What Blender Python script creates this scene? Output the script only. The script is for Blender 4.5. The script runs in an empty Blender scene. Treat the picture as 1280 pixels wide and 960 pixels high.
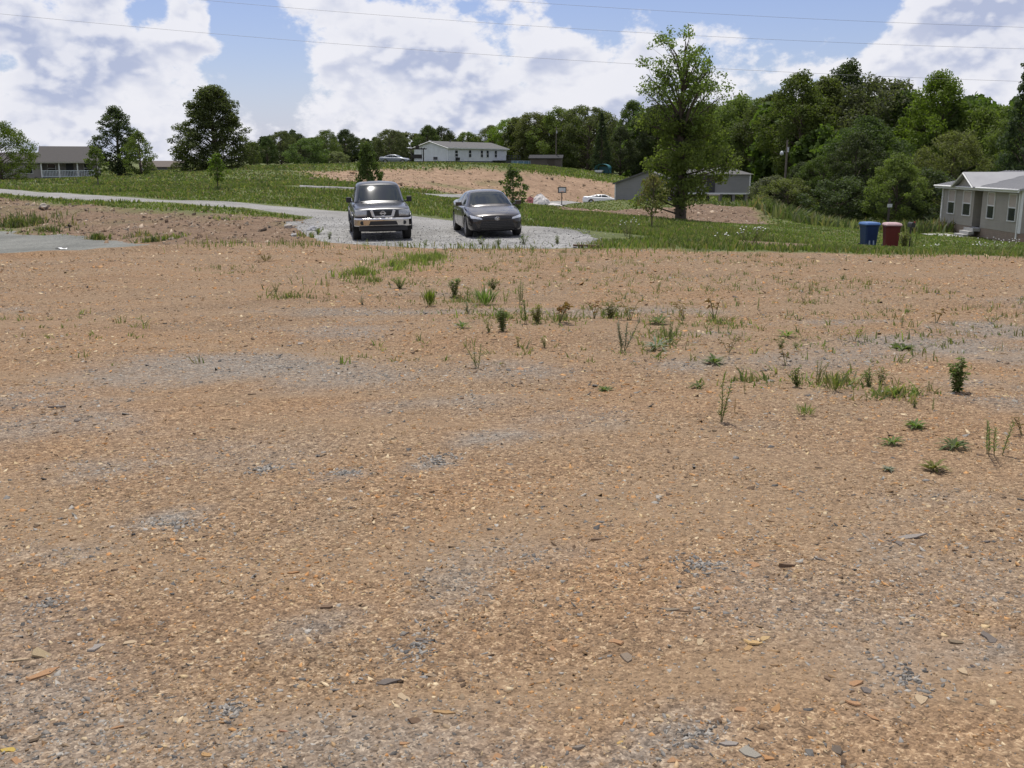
import bpy, bmesh, math, random
import numpy as np
from mathutils import Vector, Matrix, Quaternion
from mathutils.bvhtree import BVHTree

R = math.radians
rng = np.random.default_rng(7)
random.seed(7)
sc = bpy.context.scene
COL = sc.collection

# ------------------------------------------------------------------ camera
FPX, HORIZON = 1230.0, 205.0            # focal length and horizon row at 1280 x 960
EYE = 1.65
PITCH = math.atan((480.0 - HORIZON) / FPX)
cam = bpy.data.cameras.new('camera')
cam.sensor_width = 36.0
cam.lens = 36.0 * FPX / 1280.0
cam.clip_start, cam.clip_end = 0.1, 6000.0
camo = bpy.data.objects.new('camera', cam)
camo.location = (0, 0, EYE)
camo.rotation_euler = (math.pi / 2 - PITCH, 0, 0)
COL.objects.link(camo)
sc.camera = camo

# ------------------------------------------------------------------ world, sun, exposure
SUN_EL, SUN_AZ = R(69), R(-12)          # ahead of the camera, a little left, high
S = Vector((math.cos(SUN_EL) * math.sin(SUN_AZ), math.cos(SUN_EL) * math.cos(SUN_AZ), math.sin(SUN_EL)))
world = bpy.data.worlds.new('World')
sc.world = world
world.use_nodes = True


class NT:
    """short hand for building node trees"""
    def __init__(self, tree):
        self.t = tree

    def n(self, typ, ins=None, **kw):
        nd = self.t.nodes.new(typ)
        for k, v in kw.items():
            setattr(nd, k, v)
        for k, v in (ins or {}).items():
            if hasattr(v, 'is_output') and hasattr(v, 'links'):
                self.t.links.new(v, nd.inputs[k])
            else:
                nd.inputs[k].default_value = v
        return nd

    def m(self, op, a, b=0.0, c=0.0, clamp=False):
        return self.n('ShaderNodeMath', {0: a, 1: b, 2: c}, operation=op, use_clamp=clamp).outputs[0]

    def vm(self, op, a, b=(0, 0, 0)):
        nd = self.n('ShaderNodeVectorMath', {0: a, 1: b}, operation=op)
        return nd.outputs['Value'] if op in ('DOT_PRODUCT', 'DISTANCE', 'LENGTH') else nd.outputs[0]

    def mr(self, v, a, b, c=0.0, d=1.0, smooth=True):
        return self.n('ShaderNodeMapRange', {0: v, 1: a, 2: b, 3: c, 4: d},
                      interpolation_type='SMOOTHSTEP' if smooth else 'LINEAR').outputs[0]

    def mix(self, f, a, b, blend='MIX'):
        nd = self.n('ShaderNodeMix', data_type='RGBA', blend_type=blend)
        for i, v in ((0, f), (6, a), (7, b)):
            if hasattr(v, 'links') and hasattr(v, 'is_output'):
                self.t.links.new(v, nd.inputs[i])
            else:
                if i and len(v) == 3:
                    v = (*v, 1)
                nd.inputs[i].default_value = v
        return nd.outputs[2]

    def noise(self, vec, scale, detail=4, rough=0.55, dist=0.0):
        return self.n('ShaderNodeTexNoise', {'Vector': vec, 'Scale': scale, 'Detail': detail, 'Roughness': rough, 'Distortion': dist}).outputs['Fac']

    def ramp(self, f, stops, interp='LINEAR'):
        nd = self.n('ShaderNodeValToRGB', {0: f})
        cr = nd.color_ramp
        cr.interpolation = interp
        while len(cr.elements) > 1:
            cr.elements.remove(cr.elements[-1])
        cr.elements[0].position = stops[0][0]
        cr.elements[0].color = (*stops[0][1], 1)
        for p, c in stops[1:]:
            e = cr.elements.new(p)
            e.color = (*c, 1)
        return nd.outputs[0]


def view_dir(u, v):
    a, b = (u - 640) / FPX, (480 - v) / FPX
    d = Vector((a, math.cos(PITCH) + b * math.sin(PITCH), -math.sin(PITCH) + b * math.cos(PITCH)))
    return d.normalized()


def build_world():
    t = world.node_tree
    t.nodes.clear()
    N = NT(t)
    sky = N.n('ShaderNodeTexSky', sky_type='NISHITA', sun_disc=False, sun_elevation=SUN_EL, sun_rotation=SUN_AZ,
              altitude=200, air_density=1.0, dust_density=0.8, ozone_density=1.0).outputs[0]
    d = N.n('ShaderNodeTexCoord').outputs['Generated']
    sep = N.n('ShaderNodeSeparateXYZ', {0: d})
    dz = sep.outputs[2]

    def density(vec):
        st = N.vm('MULTIPLY', vec, (1, 1, 1.55))
        big = N.noise(st, 5.2, 2, 0.5, 0.0)
        mid = N.noise(N.vm('ADD', st, (3.7, 1.3, 9.1)), 19.0, 10, 0.60, 0.0)
        return N.m('ADD', N.m('MULTIPLY', big, 0.42), N.m('MULTIPLY', mid, 0.76))

    # broad openings and banks of this afternoon's cloud field (directions in the sky)
    def bias(vec):
        tot = None
        for (u, v, rad, amt) in CLOUD_FIELD:
            dist = N.vm('DISTANCE', vec, tuple(view_dir(u, v)))
            w = N.mr(dist, rad, 0.0, 0.0, amt)
            tot = w if tot is None else N.m('ADD', tot, w)
        return tot
    CLOUD_FIELD = [(305, 60, 0.062, -0.22), (270, 20, .045, -.10), (345, 130, .05, -0.12), (190, 20, .045, -.15), (740, 5, 0.06, -0.18), (860, -10, 0.10, -0.22), (980, 0, 0.08, -0.20), (1060, 20, 0.06, -0.12), (1090, 0, .06, -.12),
                   (100, 80, 0.14, 0.13), (560, 90, 0.20, 0.15), (470, 40, .1, .06), (800, 110, 0.13, 0.14), (1150, 90, 0.16, 0.16), (60, 170, 0.15, 0.10), (235, 25, .035, .14), (265, 75, .03, .12), (225, 10, .03, .12), (1240, 10, .06, .12), (900, 70, .08, .10), (330, 160, .05, .06)]
    wob = N.n('ShaderNodeTexNoise', {'Vector': d, 'Scale': 22.0, 'Detail': 3.0}).outputs['Color']
    dw = N.vm('ADD', d, N.vm('MULTIPLY', N.vm('SUBTRACT', wob, (.5, .5, .5)), (.05, .05, .05)))
    b = bias(dw)
    den = N.m('ADD', density(d), b)
    up = N.vm('ADD', d, (-0.004, 0.0, 0.011))
    def soft(vec):
        st = N.vm('MULTIPLY', vec, (1, 1, 1.55))
        return N.m('ADD', N.m('MULTIPLY', N.noise(st, 5.2, 2, 0.5, 0.0), 0.42), N.m('MULTIPLY', N.noise(N.vm('ADD', st, (3.7, 1.3, 9.1)), 19.0, 3.0, 0.5, 0.0), 0.76))
    lo, lo_up = soft(d), soft(up)
    cov = N.mr(den, 0.525, 0.64)
    thick = N.mr(N.m('ADD', lo, b), 0.58, 0.76)
    lit = N.mr(N.m('ADD', N.m('SUBTRACT', lo, lo_up), N.m('MULTIPLY', N.m('SUBTRACT', den, N.m('ADD', lo, b)), .6)), -0.085, 0.075)
    shade = N.m('MULTIPLY', thick, N.m('SUBTRACT', 1.0, N.m('MULTIPLY', lit, 1.0)))
    grey = None                                            # the thicker, greyer cloud banks
    for (u, v, rad, amt) in ((70, 55, .14, .48), (20, 100, .08, .2), (590, 110, .13, .28), (500, 60, .08, .22), (1250, 5, .085, .6), (780, 120, .08, .15)):
        w = N.mr(N.vm('DISTANCE', dw, tuple(view_dir(u, v))), rad, 0.0, 0.0, amt)
        grey = w if grey is None else N.m('ADD', grey, w)
    shade = N.m('ADD', N.m('MULTIPLY', shade, .72), N.m('MULTIPLY', N.m('MULTIPLY', grey, thick), N.m('SUBTRACT', 1.1, N.m('MULTIPLY', lit, .7))), clamp=True)
    cloud = N.mix(shade, (9.9, 9.9, 10.5), (5.2, 5.8, 7.8))
    skyc = N.mix(1.0, sky, (1.08, 1.04, 1.28), 'MULTIPLY')
    # low haze band: cloud and sky both whiten towards the horizon
    skyh = N.mix(N.mr(dz, 0.10, 0.0, 0.0, 0.55), skyc, (6.4, 7.2, 9.8))
    col = N.mix(N.m('MULTIPLY', cov, 0.96), skyh, cloud)
    bg = N.n('ShaderNodeBackground', {0: col, 1: 0.088})
    out = N.n('ShaderNodeOutputWorld', {0: bg.outputs[0]})


build_world()
sun = bpy.data.lights.new('sun', 'SUN')
sun.energy = 4.2
sun.angle = R(0.55)
sun.color = (1.0, 0.955, 0.88)
suno = bpy.data.objects.new('sun', sun)
suno.rotation_euler = (-S).to_track_quat('-Z', 'Y').to_euler()
suno.location = S * 300
COL.objects.link(suno)
sc.view_settings.view_transform = 'Standard'
sc.view_settings.look = 'None'
sc.view_settings.exposure = 0.0
sc.view_settings.gamma = 1.0
sc.view_settings.use_curve_mapping = False
sc.cycles.max_bounces = 6
sc.cycles.transparent_max_bounces = 8
sc.cycles.use_adaptive_sampling = True
sc.cycles.use_denoising = True

# ------------------------------------------------------------------ places
LOT_SLOPE = -0.022


def at(u, v, D):
    """the point seen at pixel (u, v) of the photograph when it lies D metres ahead"""
    a, b = (u - 640) / FPX, (480 - v) / FPX
    dy = math.cos(PITCH) + b * math.sin(PITCH)
    t = D / dy
    return Vector((a * t, D, EYE + t * (-math.sin(PITCH) + b * math.cos(PITCH))))


def on_lot(u, v):
    """the point of the sloping dirt lot seen at pixel (u, v)"""
    a, b = (u - 640) / FPX, (480 - v) / FPX
    dy = math.cos(PITCH) + b * math.sin(PITCH)
    dz = -math.sin(PITCH) + b * math.cos(PITCH)
    t = EYE / (LOT_SLOPE * dy - dz)
    return Vector((a * t, dy * t, LOT_SLOPE * dy * t))


def hash2(ix, iy, seed):
    n = (ix.astype(np.int64) * 374761393 + iy.astype(np.int64) * 668265263 + seed * 974634777) & 0x7fffffff
    n = ((n ^ (n >> 13)) * 1274126177) & 0x7fffffff
    n = (n ^ (n >> 16)) & 0xffff
    return n / 65535.0


def vnoise(x, y, seed=0):
    x = np.asarray(x, float); y = np.asarray(y, float)
    ix, iy = np.floor(x), np.floor(y)
    fx, fy = x - ix, y - iy
    fx = fx * fx * (3 - 2 * fx); fy = fy * fy * (3 - 2 * fy)
    a = hash2(ix, iy, seed); b = hash2(ix + 1, iy, seed); c = hash2(ix, iy + 1, seed); d = hash2(ix + 1, iy + 1, seed)
    return (a * (1 - fx) + b * fx) * (1 - fy) + (c * (1 - fx) + d * fx) * fy


def fbm(x, y, seed=0, octv=4):
    s, amp, tot = 0.0, 1.0, 0.0
    for o in range(octv):
        s = s + amp * vnoise(np.asarray(x) * 2 ** o, np.asarray(y) * 2 ** o, seed + o * 17)
        tot += amp
        amp *= 0.5
    return s / tot


def sstep(a, b, x):
    t = np.clip((x - a) / (b - a), 0, 1)
    return t * t * (3 - 2 * t)


def poly_sd(px, py, poly):
    """signed distance to a plan polygon, positive inside"""
    P = np.array(poly, float)
    px = np.asarray(px, float); py = np.asarray(py, float)
    best = np.full(px.shape, 1e9)
    inside = np.zeros(px.shape, bool)
    n = len(P)
    for i in range(n):
        x1, y1 = P[i]; x2, y2 = P[(i + 1) % n]
        dx, dy = x2 - x1, y2 - y1
        t = np.clip(((px - x1) * dx + (py - y1) * dy) / (dx * dx + dy * dy + 1e-12), 0, 1)
        best = np.minimum(best, np.hypot(px - x1 - t * dx, py - y1 - t * dy))
        c = ((y1 > py) != (y2 > py)) & (px < (x2 - x1) * (py - y1) / (y2 - y1 + 1e-12) + x1)
        inside ^= c
    return np.where(inside, best, -best)


# ------------------------------------------------------------------ terrain heights
CTRL = []
for y in (-8, 0, 8, 16, 21):
    for x in (-40, -20, -10, 0, 10, 20, 40):
        if not (x < -15 and y > 18):
            CTRL.append((x, y, LOT_SLOPE * y))
for x, y in ((-8, 25), (-4, 26), (0, 26), (5, 25), (9, 24.5), (-7, 28)):
    CTRL.append((x, y, LOT_SLOPE * y))
for c in [(440, 302.5, 31.2), (520, 301.5, 31.4), (600, 300, 31.4), (660, 298.5, 31.6), (480, 288, 36), (40, 226.5, 112), (100, 225.5, 115), (180, 219, 115), (60, 226, 125), (0, 318, 29), (-150, 312, 32), (0, 288, 40), (100, 296, 35), (190, 306, 30),
          (0, 248, 53), (200, 263, 44), (370, 275, 40), (-200, 232, 62),
          (0, 236, 62), (200, 249, 54), (400, 262, 46), (515, 272, 42), (655, 283, 37.5), (715, 289, 35),
          (0, 242, 57), (160, 252.5, 49.5), (300, 263, 44), (-200, 221, 73), (-500, 205, 90),
          (750, 300, 31), (850, 277, 58), (850, 292, 38), (1000, 308, 29), (1000, 295, 42), (1000, 283, 58),
          (1085, 309, 40), (1113, 312, 39), (1200, 309, 44), (1290, 313, 42), (1175, 288, 69), (1271, 303, 57), (1310, 296, 69),
          (1050, 292, 70), (1100, 291, 80), (960, 283, 60),
          (780, 266, 84), (850, 260, 72), (950, 261, 71), (765, 251, 112), (932, 254, 105), (850, 252, 108), (752, 259, 124), (752, 263.5, 100), (715, 261, 98), (690, 258, 110), (640, 252, 100), (790, 263, 100),
          (1000, 268, 100), (1050, 281, 110), (1150, 284, 110), (1250, 284, 115), (1000, 255, 150), (1200, 262, 170),
          (300, 234, 66), (437, 237, 67), (507, 242, 70), (568, 247.5, 80),
          (435, 258, 50), (560, 268, 46), (655, 276, 44), (720, 282, 44), (600, 257, 58), (510, 251, 56), (300, 245, 58), (160, 240, 68), (690, 263, 75), (760, 269, 66),
          (190, 236, 74), (400, 231, 72),
          (0, 229, 90), (100, 228, 90), (270, 222, 90), (35, 224, 140), (120, 222, 145), (200, 214, 130), (270, 209, 125), (330, 212, 110),
          (370, 213, 118), (500, 211.5, 125), (640, 211.5, 130), (700, 218, 138), (760, 226, 145), (800, 240, 132), (450, 230, 82), (540, 238, 86), (690, 249, 118),
          (380, 207.5, 145), (450, 205.5, 150), (520, 204.5, 155), (630, 205, 163), (700, 210, 165), (760, 217.5, 160), (820, 232, 165),
          (0, 212, 230), (200, 206, 220), (400, 203, 250), (600, 202, 260), (800, 215, 250), (1000, 235, 250), (1280, 240, 250)]:
    CTRL.append(tuple(at(*c)))
for ang in range(0, 360, 30):
    for rad, z in ((600, 3.0), (2600, 6.0)):
        CTRL.append((rad * math.sin(R(ang)), rad * math.cos(R(ang)), z if abs(ang - 180) > 60 else -3))
C = np.array(CTRL, float)
_c2 = 3.0 ** 2


def _solve():
    n = len(C)
    d = np.sqrt((C[:, None, 0] - C[None, :, 0]) ** 2 + (C[:, None, 1] - C[None, :, 1]) ** 2 + _c2)
    A = np.zeros((n + 1, n + 1))
    A[:n, :n] = d - np.eye(n) * 0.004
    A[:n, n] = 1; A[n, :n] = 1
    b = np.zeros(n + 1); b[:n] = C[:, 2]
    return np.linalg.solve(A, b)


RB = _solve()
LOT_EDGE_X = [-60, -30, -13.5, -12, -9.6, -8, -6.7, -4, 0, 2.6, 7.6, 12.6, 25, 60]
LOT_EDGE_Y = [14, 18, 22.4, 23.4, 26.3, 28.6, 29.0, 27.6, 26.8, 26.8, 25.2, 23.9, 21, 15]
BANK = [tuple(at(u, v, D).xy) for u, v, D in ((-300, 300, 44), (0, 288, 39.5), (100, 296, 35), (190, 306, 30), (300, 303, 29.5), (375, 297, 31), (395, 283, 36), (370, 275, 40), (200, 263, 44), (0, 248, 53), (-300, 235, 64))]
ORANGE = [tuple(at(u, v, D).xy) for u, v, D in ((365, 214, 114), (395, 219, 104), (440, 229, 84), (470, 235, 77), (540, 240, 83), (600, 246, 89), (690, 255, 114), (740, 252, 121), (765, 244, 127), (805, 243, 134), (770, 231, 139), (700, 218, 137), (640, 211.5, 130), (500, 211.5, 125))]
RUBBLE = [tuple(at(u, v, D).xy) for u, v, D in ((690, 266, 78), (770, 270, 68), (850, 281, 57.5), (965, 283, 59.5), (950, 262, 70), (890, 259, 73), (780, 263, 82), (700, 262, 88))]
BARE = [tuple(at(u, v, D).xy) for u, v, D in ((915, 298, 33.5), (1015, 301, 33), (1022, 308, 27.5), (925, 303, 28.2))]


def raw_height(x, y):
    x = np.asarray(x, float); y = np.asarray(y, float)
    sh = x.shape
    X = x.ravel(); Y = y.ravel()
    z = np.full(X.shape, RB[-1])
    for i in range(len(C)):
        z += RB[i] * np.sqrt((X - C[i, 0]) ** 2 + (Y - C[i, 1]) ** 2 + _c2)
    # the lot itself is graded flat, with faint wheel ruts and small unevenness
    edge = np.interp(X, LOT_EDGE_X, LOT_EDGE_Y)
    w = sstep(edge + 1.2, edge - 0.8, Y) * sstep(-30, -20, X) * sstep(45, 35, X)
    z = z * (1 - w) + (LOT_SLOPE * Y) * w
    z += w * ((fbm(X * .55, Y * .55, 3, 3) - .5) * .07 + (fbm(X * 2.2, Y * 2.2, 5, 2) - .5) * .022)
    # low spoil ridges along old grader passes
    z += w * 0.035 * np.exp(-((Y - 14.6 - 0.10 * X - .5 * np.sin(X * .6)) / .35) ** 2) * sstep(-2, 5, X)
    z += w * 0.03 * np.exp(-((Y - 9.6 + 0.05 * X - .3 * np.sin(X * .9)) / .3) ** 2) * sstep(-6, -3, -X) * 0
    z += .15 * np.exp(-((Y - edge + .1) / .45) ** 2) * sstep(-7.5, -9.5, X) * (.6 + .8 * fbm(X * 1.3, Y * 1.3, 15, 3))
    # faint wheel tracks curving in from the pad
    for c0, c1, c2 in ((13.2, -.10, .022), (14.9, -.10, .020), (8.3, .16, -.012), (9.9, .16, -.012), (18.5, .05, -.01), (20.1, .05, -.01), (5.4, -.22, .01), (6.9, -.22, .01)):
        z += w * -.035 * np.exp(-((Y - c0 - c1 * X - c2 * X * X + .25 * np.sin(X * .7 + c0)) / .26) ** 2) * sstep(.3, .6, fbm(X * .25, Y * .25, 401, 2))
    bk = sstep(-.5, 1.0, poly_sd(X, Y, BANK)) + sstep(-.5, 1.0, poly_sd(X, Y, RUBBLE))
    z += bk * ((fbm(X * .7, Y * .7, 11, 4) - .5) * .55)
    far = sstep(30, 45, Y) * (1 - np.clip(bk, 0, 1))
    z += far * (fbm(X * .25, Y * .25, 21, 3) - .5) * .22
    return z.reshape(sh)


def geo(a, b, s0, k):
    out, v, s = [], a, s0
    while v < b:
        out.append(v); v += s; s *= k
    out.append(b)
    return out


gx = sorted(set(np.round(np.arange(-13, 13.01, .25), 3)) | set(np.round(np.arange(13, 60.1, .7), 3)) | set(np.round(-np.arange(13, 70.1, .7), 3)) | set(np.round(geo(62, 2600, 3, 1.14), 3)) | set(np.round([-v for v in geo(72, 2600, 3, 1.14)], 3)))
gy = sorted(set(np.round(np.arange(-7, 30, .25), 3)) | set(np.round(np.arange(30, 72, .5), 3)) | set(np.round(np.arange(72, 185, 1.5), 3)) | set(np.round(geo(185, 2600, 4, 1.15), 3)) | set(np.round([-v for v in geo(10, 2600, 4, 1.3)], 3)))
gx, gy = np.array(gx), np.array(gy)
GX, GY = np.meshgrid(gx, gy)
GZ = raw_height(GX, GY)


def H(x, y):
    """ground height of the built sheet (bilinear)"""
    x = np.asarray(x, float); y = np.asarray(y, float)
    i = np.clip(np.searchsorted(gx, x) - 1, 0, len(gx) - 2)
    j = np.clip(np.searchsorted(gy, y) - 1, 0, len(gy) - 2)
    fx = (x - gx[i]) / (gx[i + 1] - gx[i]); fy = (y - gy[j]) / (gy[j + 1] - gy[j])
    return (GZ[j, i] * (1 - fx) + GZ[j, i + 1] * fx) * (1 - fy) + (GZ[j + 1, i] * (1 - fx) + GZ[j + 1, i + 1] * fx) * fy


def Hs(x, y):
    return float(H(np.array([x]), np.array([y]))[0])


def foot(u, D):
    """ground point in the photograph's column u, D metres ahead"""
    p = at(u, 300, D)
    return Vector((p.x, p.y, Hs(p.x, p.y)))


# grey shale showing through the brown: plan patches (px, py, half width, half depth)
GREY = []
for (u, v, du, dv, s) in [(523, 803, 32, 20, 1), (285, 882, 34, 18, .9), (215, 653, 42, 9, .9), (60, 752, 22, 20, .9), (575, 730, 50, 22, .55), (875, 708, 32, 12, .9), (1132, 845, 40, 26, .9), (872, 915, 50, 18, .8), (1215, 812, 60, 26, .6),
                          (300, 455, 170, 16, .75), (180, 470, 120, 14, .6), (110, 525, 90, 9, .6), (420, 470, 110, 12, .6), (430, 590, 26, 6, .8), (330, 582, 22, 6, .8), (640, 545, 70, 12, .75), (545, 572, 24, 6, .8), (120, 580, 60, 14, .5),
                          (1160, 428, 110, 14, .75), (1000, 452, 70, 10, .6), (1060, 440, 80, 14, .6), (1255, 412, 90, 10, .7), (1230, 480, 50, 10, .45), (865, 452, 70, 8, .6), (380, 775, 40, 12, .6), (60, 690, 60, 18, .45), (30, 780, 80, 28, .4), (740, 520, 60, 10, .4), (165, 240, 1, 1, 0),
                          (1100, 680, 50, 14, .5), (1190, 720, 130, 40, .3), (990, 760, 150, 50, .3), (640, 690, 110, 22, .35), (1110, 800, 120, 40, .35), (300, 560, 120, 20, .3), (560, 500, 120, 10, .45), (700, 520, 60, 8, .5), (930, 560, 40, 6, .3), (960, 930, 200, 30, .3), (150, 930, 90, 30, .3)]:
    c = on_lot(u, v); e = on_lot(u + du, v); n_ = on_lot(u, v - dv)
    GREY.append((c.x, c.y, max(e.x - c.x, .04), max(n_.y - c.y, .05), s))


def grey_mask(x, y):
    x = np.asarray(x, float); y = np.asarray(y, float)
    k = np.zeros(x.shape)
    wx = x + (fbm(x * 3, y * 3, 31, 3) - .5) * .5 * np.clip(y / 8, .2, 1.5)
    wy = y + (fbm(x * 3, y * 3, 37, 3) - .5) * .7 * np.clip(y / 8, .2, 1.5)
    for cx, cy, hx, hy, s in GREY:
        r = np.sqrt(((wx - cx) / hx) ** 2 + ((wy - cy) / hy) ** 2)
        k = np.maximum(k, s * sstep(1.35, .35, r))
    k = np.maximum(k, .55 * sstep(.60, .75, fbm(x * .5 + 9, y * .9, 41, 4)) * sstep(19, 12, y))
    return k


# ------------------------------------------------------------------ mesh helpers
def np_mesh(name, verts, faces, corner_uv=None):
    """mesh from arrays; faces is one (n,k) array or a list of them"""
    me = bpy.data.meshes.new(name)
    if not isinstance(faces, list):
        faces = [faces]
    verts = np.ascontiguousarray(verts, np.float32)
    nl = sum(f.size for f in faces); nf = sum(len(f) for f in faces)
    me.vertices.add(len(verts)); me.vertices.foreach_set('co', verts.ravel())
    me.loops.add(nl); me.polygons.add(nf)
    me.loops.foreach_set('vertex_index', np.concatenate([f.ravel() for f in faces]).astype(np.int32))
    starts, o = [], 0
    for f in faces:
        k = f.shape[1]
        starts.append(o + np.arange(len(f)) * k); o += f.size
    me.polygons.foreach_set('loop_start', np.concatenate(starts).astype(np.int32))
    me.update(calc_edges=True)
    return me


def vcol(me, cols, name='tint'):
    a = me.color_attributes.new(name, 'FLOAT_COLOR', 'POINT')
    c = np.ones((len(me.vertices), 4), np.float32)
    c[:, :cols.shape[1]] = cols
    a.data.foreach_set('color', c.ravel())


def vfloat(me, vals, name):
    a = me.attributes.new(name, 'FLOAT', 'POINT')
    a.data.foreach_set('value', np.ascontiguousarray(vals, np.float32))


def obj(name, me, mat=None, parent=None, loc=None, rot=None, smooth=False):
    o = bpy.data.objects.new(name, me)
    COL.objects.link(o)
    if mat is not None and len(me.materials) == 0:
        me.materials.append(mat)
    if parent is not None:
        o.parent = parent
    if loc is not None:
        o.location = loc
    if rot is not None:
        o.rotation_euler = rot
    if smooth:
        me.polygons.foreach_set('use_smooth', [True] * len(me.polygons))
    return o


def tag(o, label=None, cat=None, group=None, kind=None):
    for k, v in (('label', label), ('category', cat), ('group', group), ('kind', kind)):
        if v:
            o[k] = v
    return o


def thing(name, label, cat, loc=(0, 0, 0), rotz=0.0, group=None):
    o = bpy.data.objects.new(name, None)
    COL.objects.link(o)
    o.empty_display_size = .3
    o.location = loc
    o.rotation_euler = (0, 0, rotz)
    return tag(o, label, cat, group)


class MB:
    """collects simple solids into one mesh"""
    def __init__(self):
        self.v, self.f = [], []

    def add(self, vs, fs):
        o = len(self.v)
        self.v += [tuple(p) for p in vs]
        self.f += [tuple(i + o for i in f) for f in fs]
        return self

    def box(self, c, s, rz=0.0, rx=0.0, ry=0.0):
        m = Matrix.Rotation(rz, 3, 'Z') @ Matrix.Rotation(ry, 3, 'Y') @ Matrix.Rotation(rx, 3, 'X')
        c = Vector(c)
        vs = [c + m @ Vector((sx * s[0] / 2, sy * s[1] / 2, sz * s[2] / 2)) for sz in (-1, 1) for sx, sy in ((-1, -1), (1, -1), (1, 1), (-1, 1))]
        return self.add(vs, [(3, 2, 1, 0), (4, 5, 6, 7), (0, 1, 5, 4), (1, 2, 6, 5), (2, 3, 7, 6), (3, 0, 4, 7)])

    def tube(self, pts, rad, n=8, cap=True):
        pts = [Vector(p) for p in pts]
        if not hasattr(rad, '__len__'):
            rad = [rad] * len(pts)
        vs, fs = [], []
        for i, p in enumerate(pts):
            t = (pts[min(i + 1, len(pts) - 1)] - pts[max(i - 1, 0)])
            t = t.normalized() if t.length > 1e-9 else Vector((0, 0, 1))
            a = Vector((1, 0, 0)) if abs(t.x) < .8 else Vector((0, 1, 0))
            x = t.cross(a).normalized(); y = t.cross(x)
            for k in range(n):
                an = 2 * math.pi * k / n
                vs.append(p + (x * math.cos(an) + y * math.sin(an)) * rad[i])
        for i in range(len(pts) - 1):
            for k in range(n):
                fs.append((i * n + k, i * n + (k + 1) % n, (i + 1) * n + (k + 1) % n, (i + 1) * n + k))
        if cap:
            fs.append(tuple(range(n - 1, -1, -1)))
            fs.append(tuple((len(pts) - 1) * n + k for k in range(n)))
        return self.add(vs, fs)

    def prism(self, poly, d):
        """closed polygon (3d points) extruded by vector d"""
        n = len(poly); d = Vector(d)
        vs = [Vector(p) for p in poly] + [Vector(p) + d for p in poly]
        fs = [tuple(range(n - 1, -1, -1)), tuple(range(n, 2 * n))] + [(i, (i + 1) % n, n + (i + 1) % n, n + i) for i in range(n)]
        return self.add(vs, fs)

    def lathe(self, prof, n=20, axis='Z', c=(0, 0, 0)):
        vs, fs = [], []
        for r, h in prof:
            for k in range(n):
                a = 2 * math.pi * k / n
                p = (r * math.cos(a), r * math.sin(a), h)
                if axis == 'X':
                    p = (h, r * math.cos(a), r * math.sin(a))
                elif axis == 'Y':
                    p = (r * math.cos(a), h, r * math.sin(a))
                vs.append(Vector(p) + Vector(c))
        for i in range(len(prof) - 1):
            for k in range(n):
                fs.append((i * n + k, i * n + (k + 1) % n, (i + 1) * n + (k + 1) % n, (i + 1) * n + k))
        return self.add(vs, fs)

    def mesh(self, name):
        me = bpy.data.meshes.new(name)
        me.from_pydata(self.v, [], self.f)
        bm = bmesh.new(); bm.from_mesh(me)
        bmesh.ops.recalc_face_normals(bm, faces=bm.faces)
        bm.to_mesh(me); bm.free()
        return me

    def build(self, name, mat, parent=None, loc=None, rot=None, smooth=False, bevel=0.0):
        o = obj(name, self.mesh(name), mat, parent, loc, rot, smooth)
        if bevel:
            b = o.modifiers.new('bevel', 'BEVEL'); b.width = bevel; b.segments = 2; b.limit_method = 'ANGLE'
        return o


def bx(c, s, rz=0.0, rx=0.0, ry=0.0):
    return MB().box(c, s, rz, rx, ry)


# ------------------------------------------------------------------ materials
MATS = {}


def mat(name, color, rough=.6, metal=0.0, coat=0.0, var=0.12, scale=8.0, bump=0.0, bscale=60.0, spec=.5, emit=None):
    """plain surface with a little dirt and tone variation"""
    if name in MATS:
        return MATS[name]
    m = bpy.data.materials.new(name); m.use_nodes = True
    t = m.node_tree; t.nodes.clear(); N = NT(t)
    co = N.n('ShaderNodeTexCoord').outputs['Object']
    nz = N.noise(co, scale, 5, .6)
    f = N.mr(nz, .3, .7, 1 - var, 1 + var, False)
    col = N.n('ShaderNodeVectorMath', {0: (*color[:3],), 3: f}, operation='SCALE').outputs[0]
    p = N.n('ShaderNodeBsdfPrincipled', {'Base Color': col, 'Roughness': N.mr(nz, .3, .7, max(rough - .06, 0), min(rough + .08, 1), False), 'Metallic': metal, 'Coat Weight': coat, 'Coat Roughness': .05, 'Specular IOR Level': spec})
    if bump:
        b = N.n('ShaderNodeBump', {'Strength': bump, 'Distance': .02, 'Height': N.noise(co, bscale, 4, .6)})
        t.links.new(b.outputs[0], p.inputs['Normal'])
    N.n('ShaderNodeOutputMaterial', {0: p.outputs[0]})
    MATS[name] = m
    return m


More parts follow.
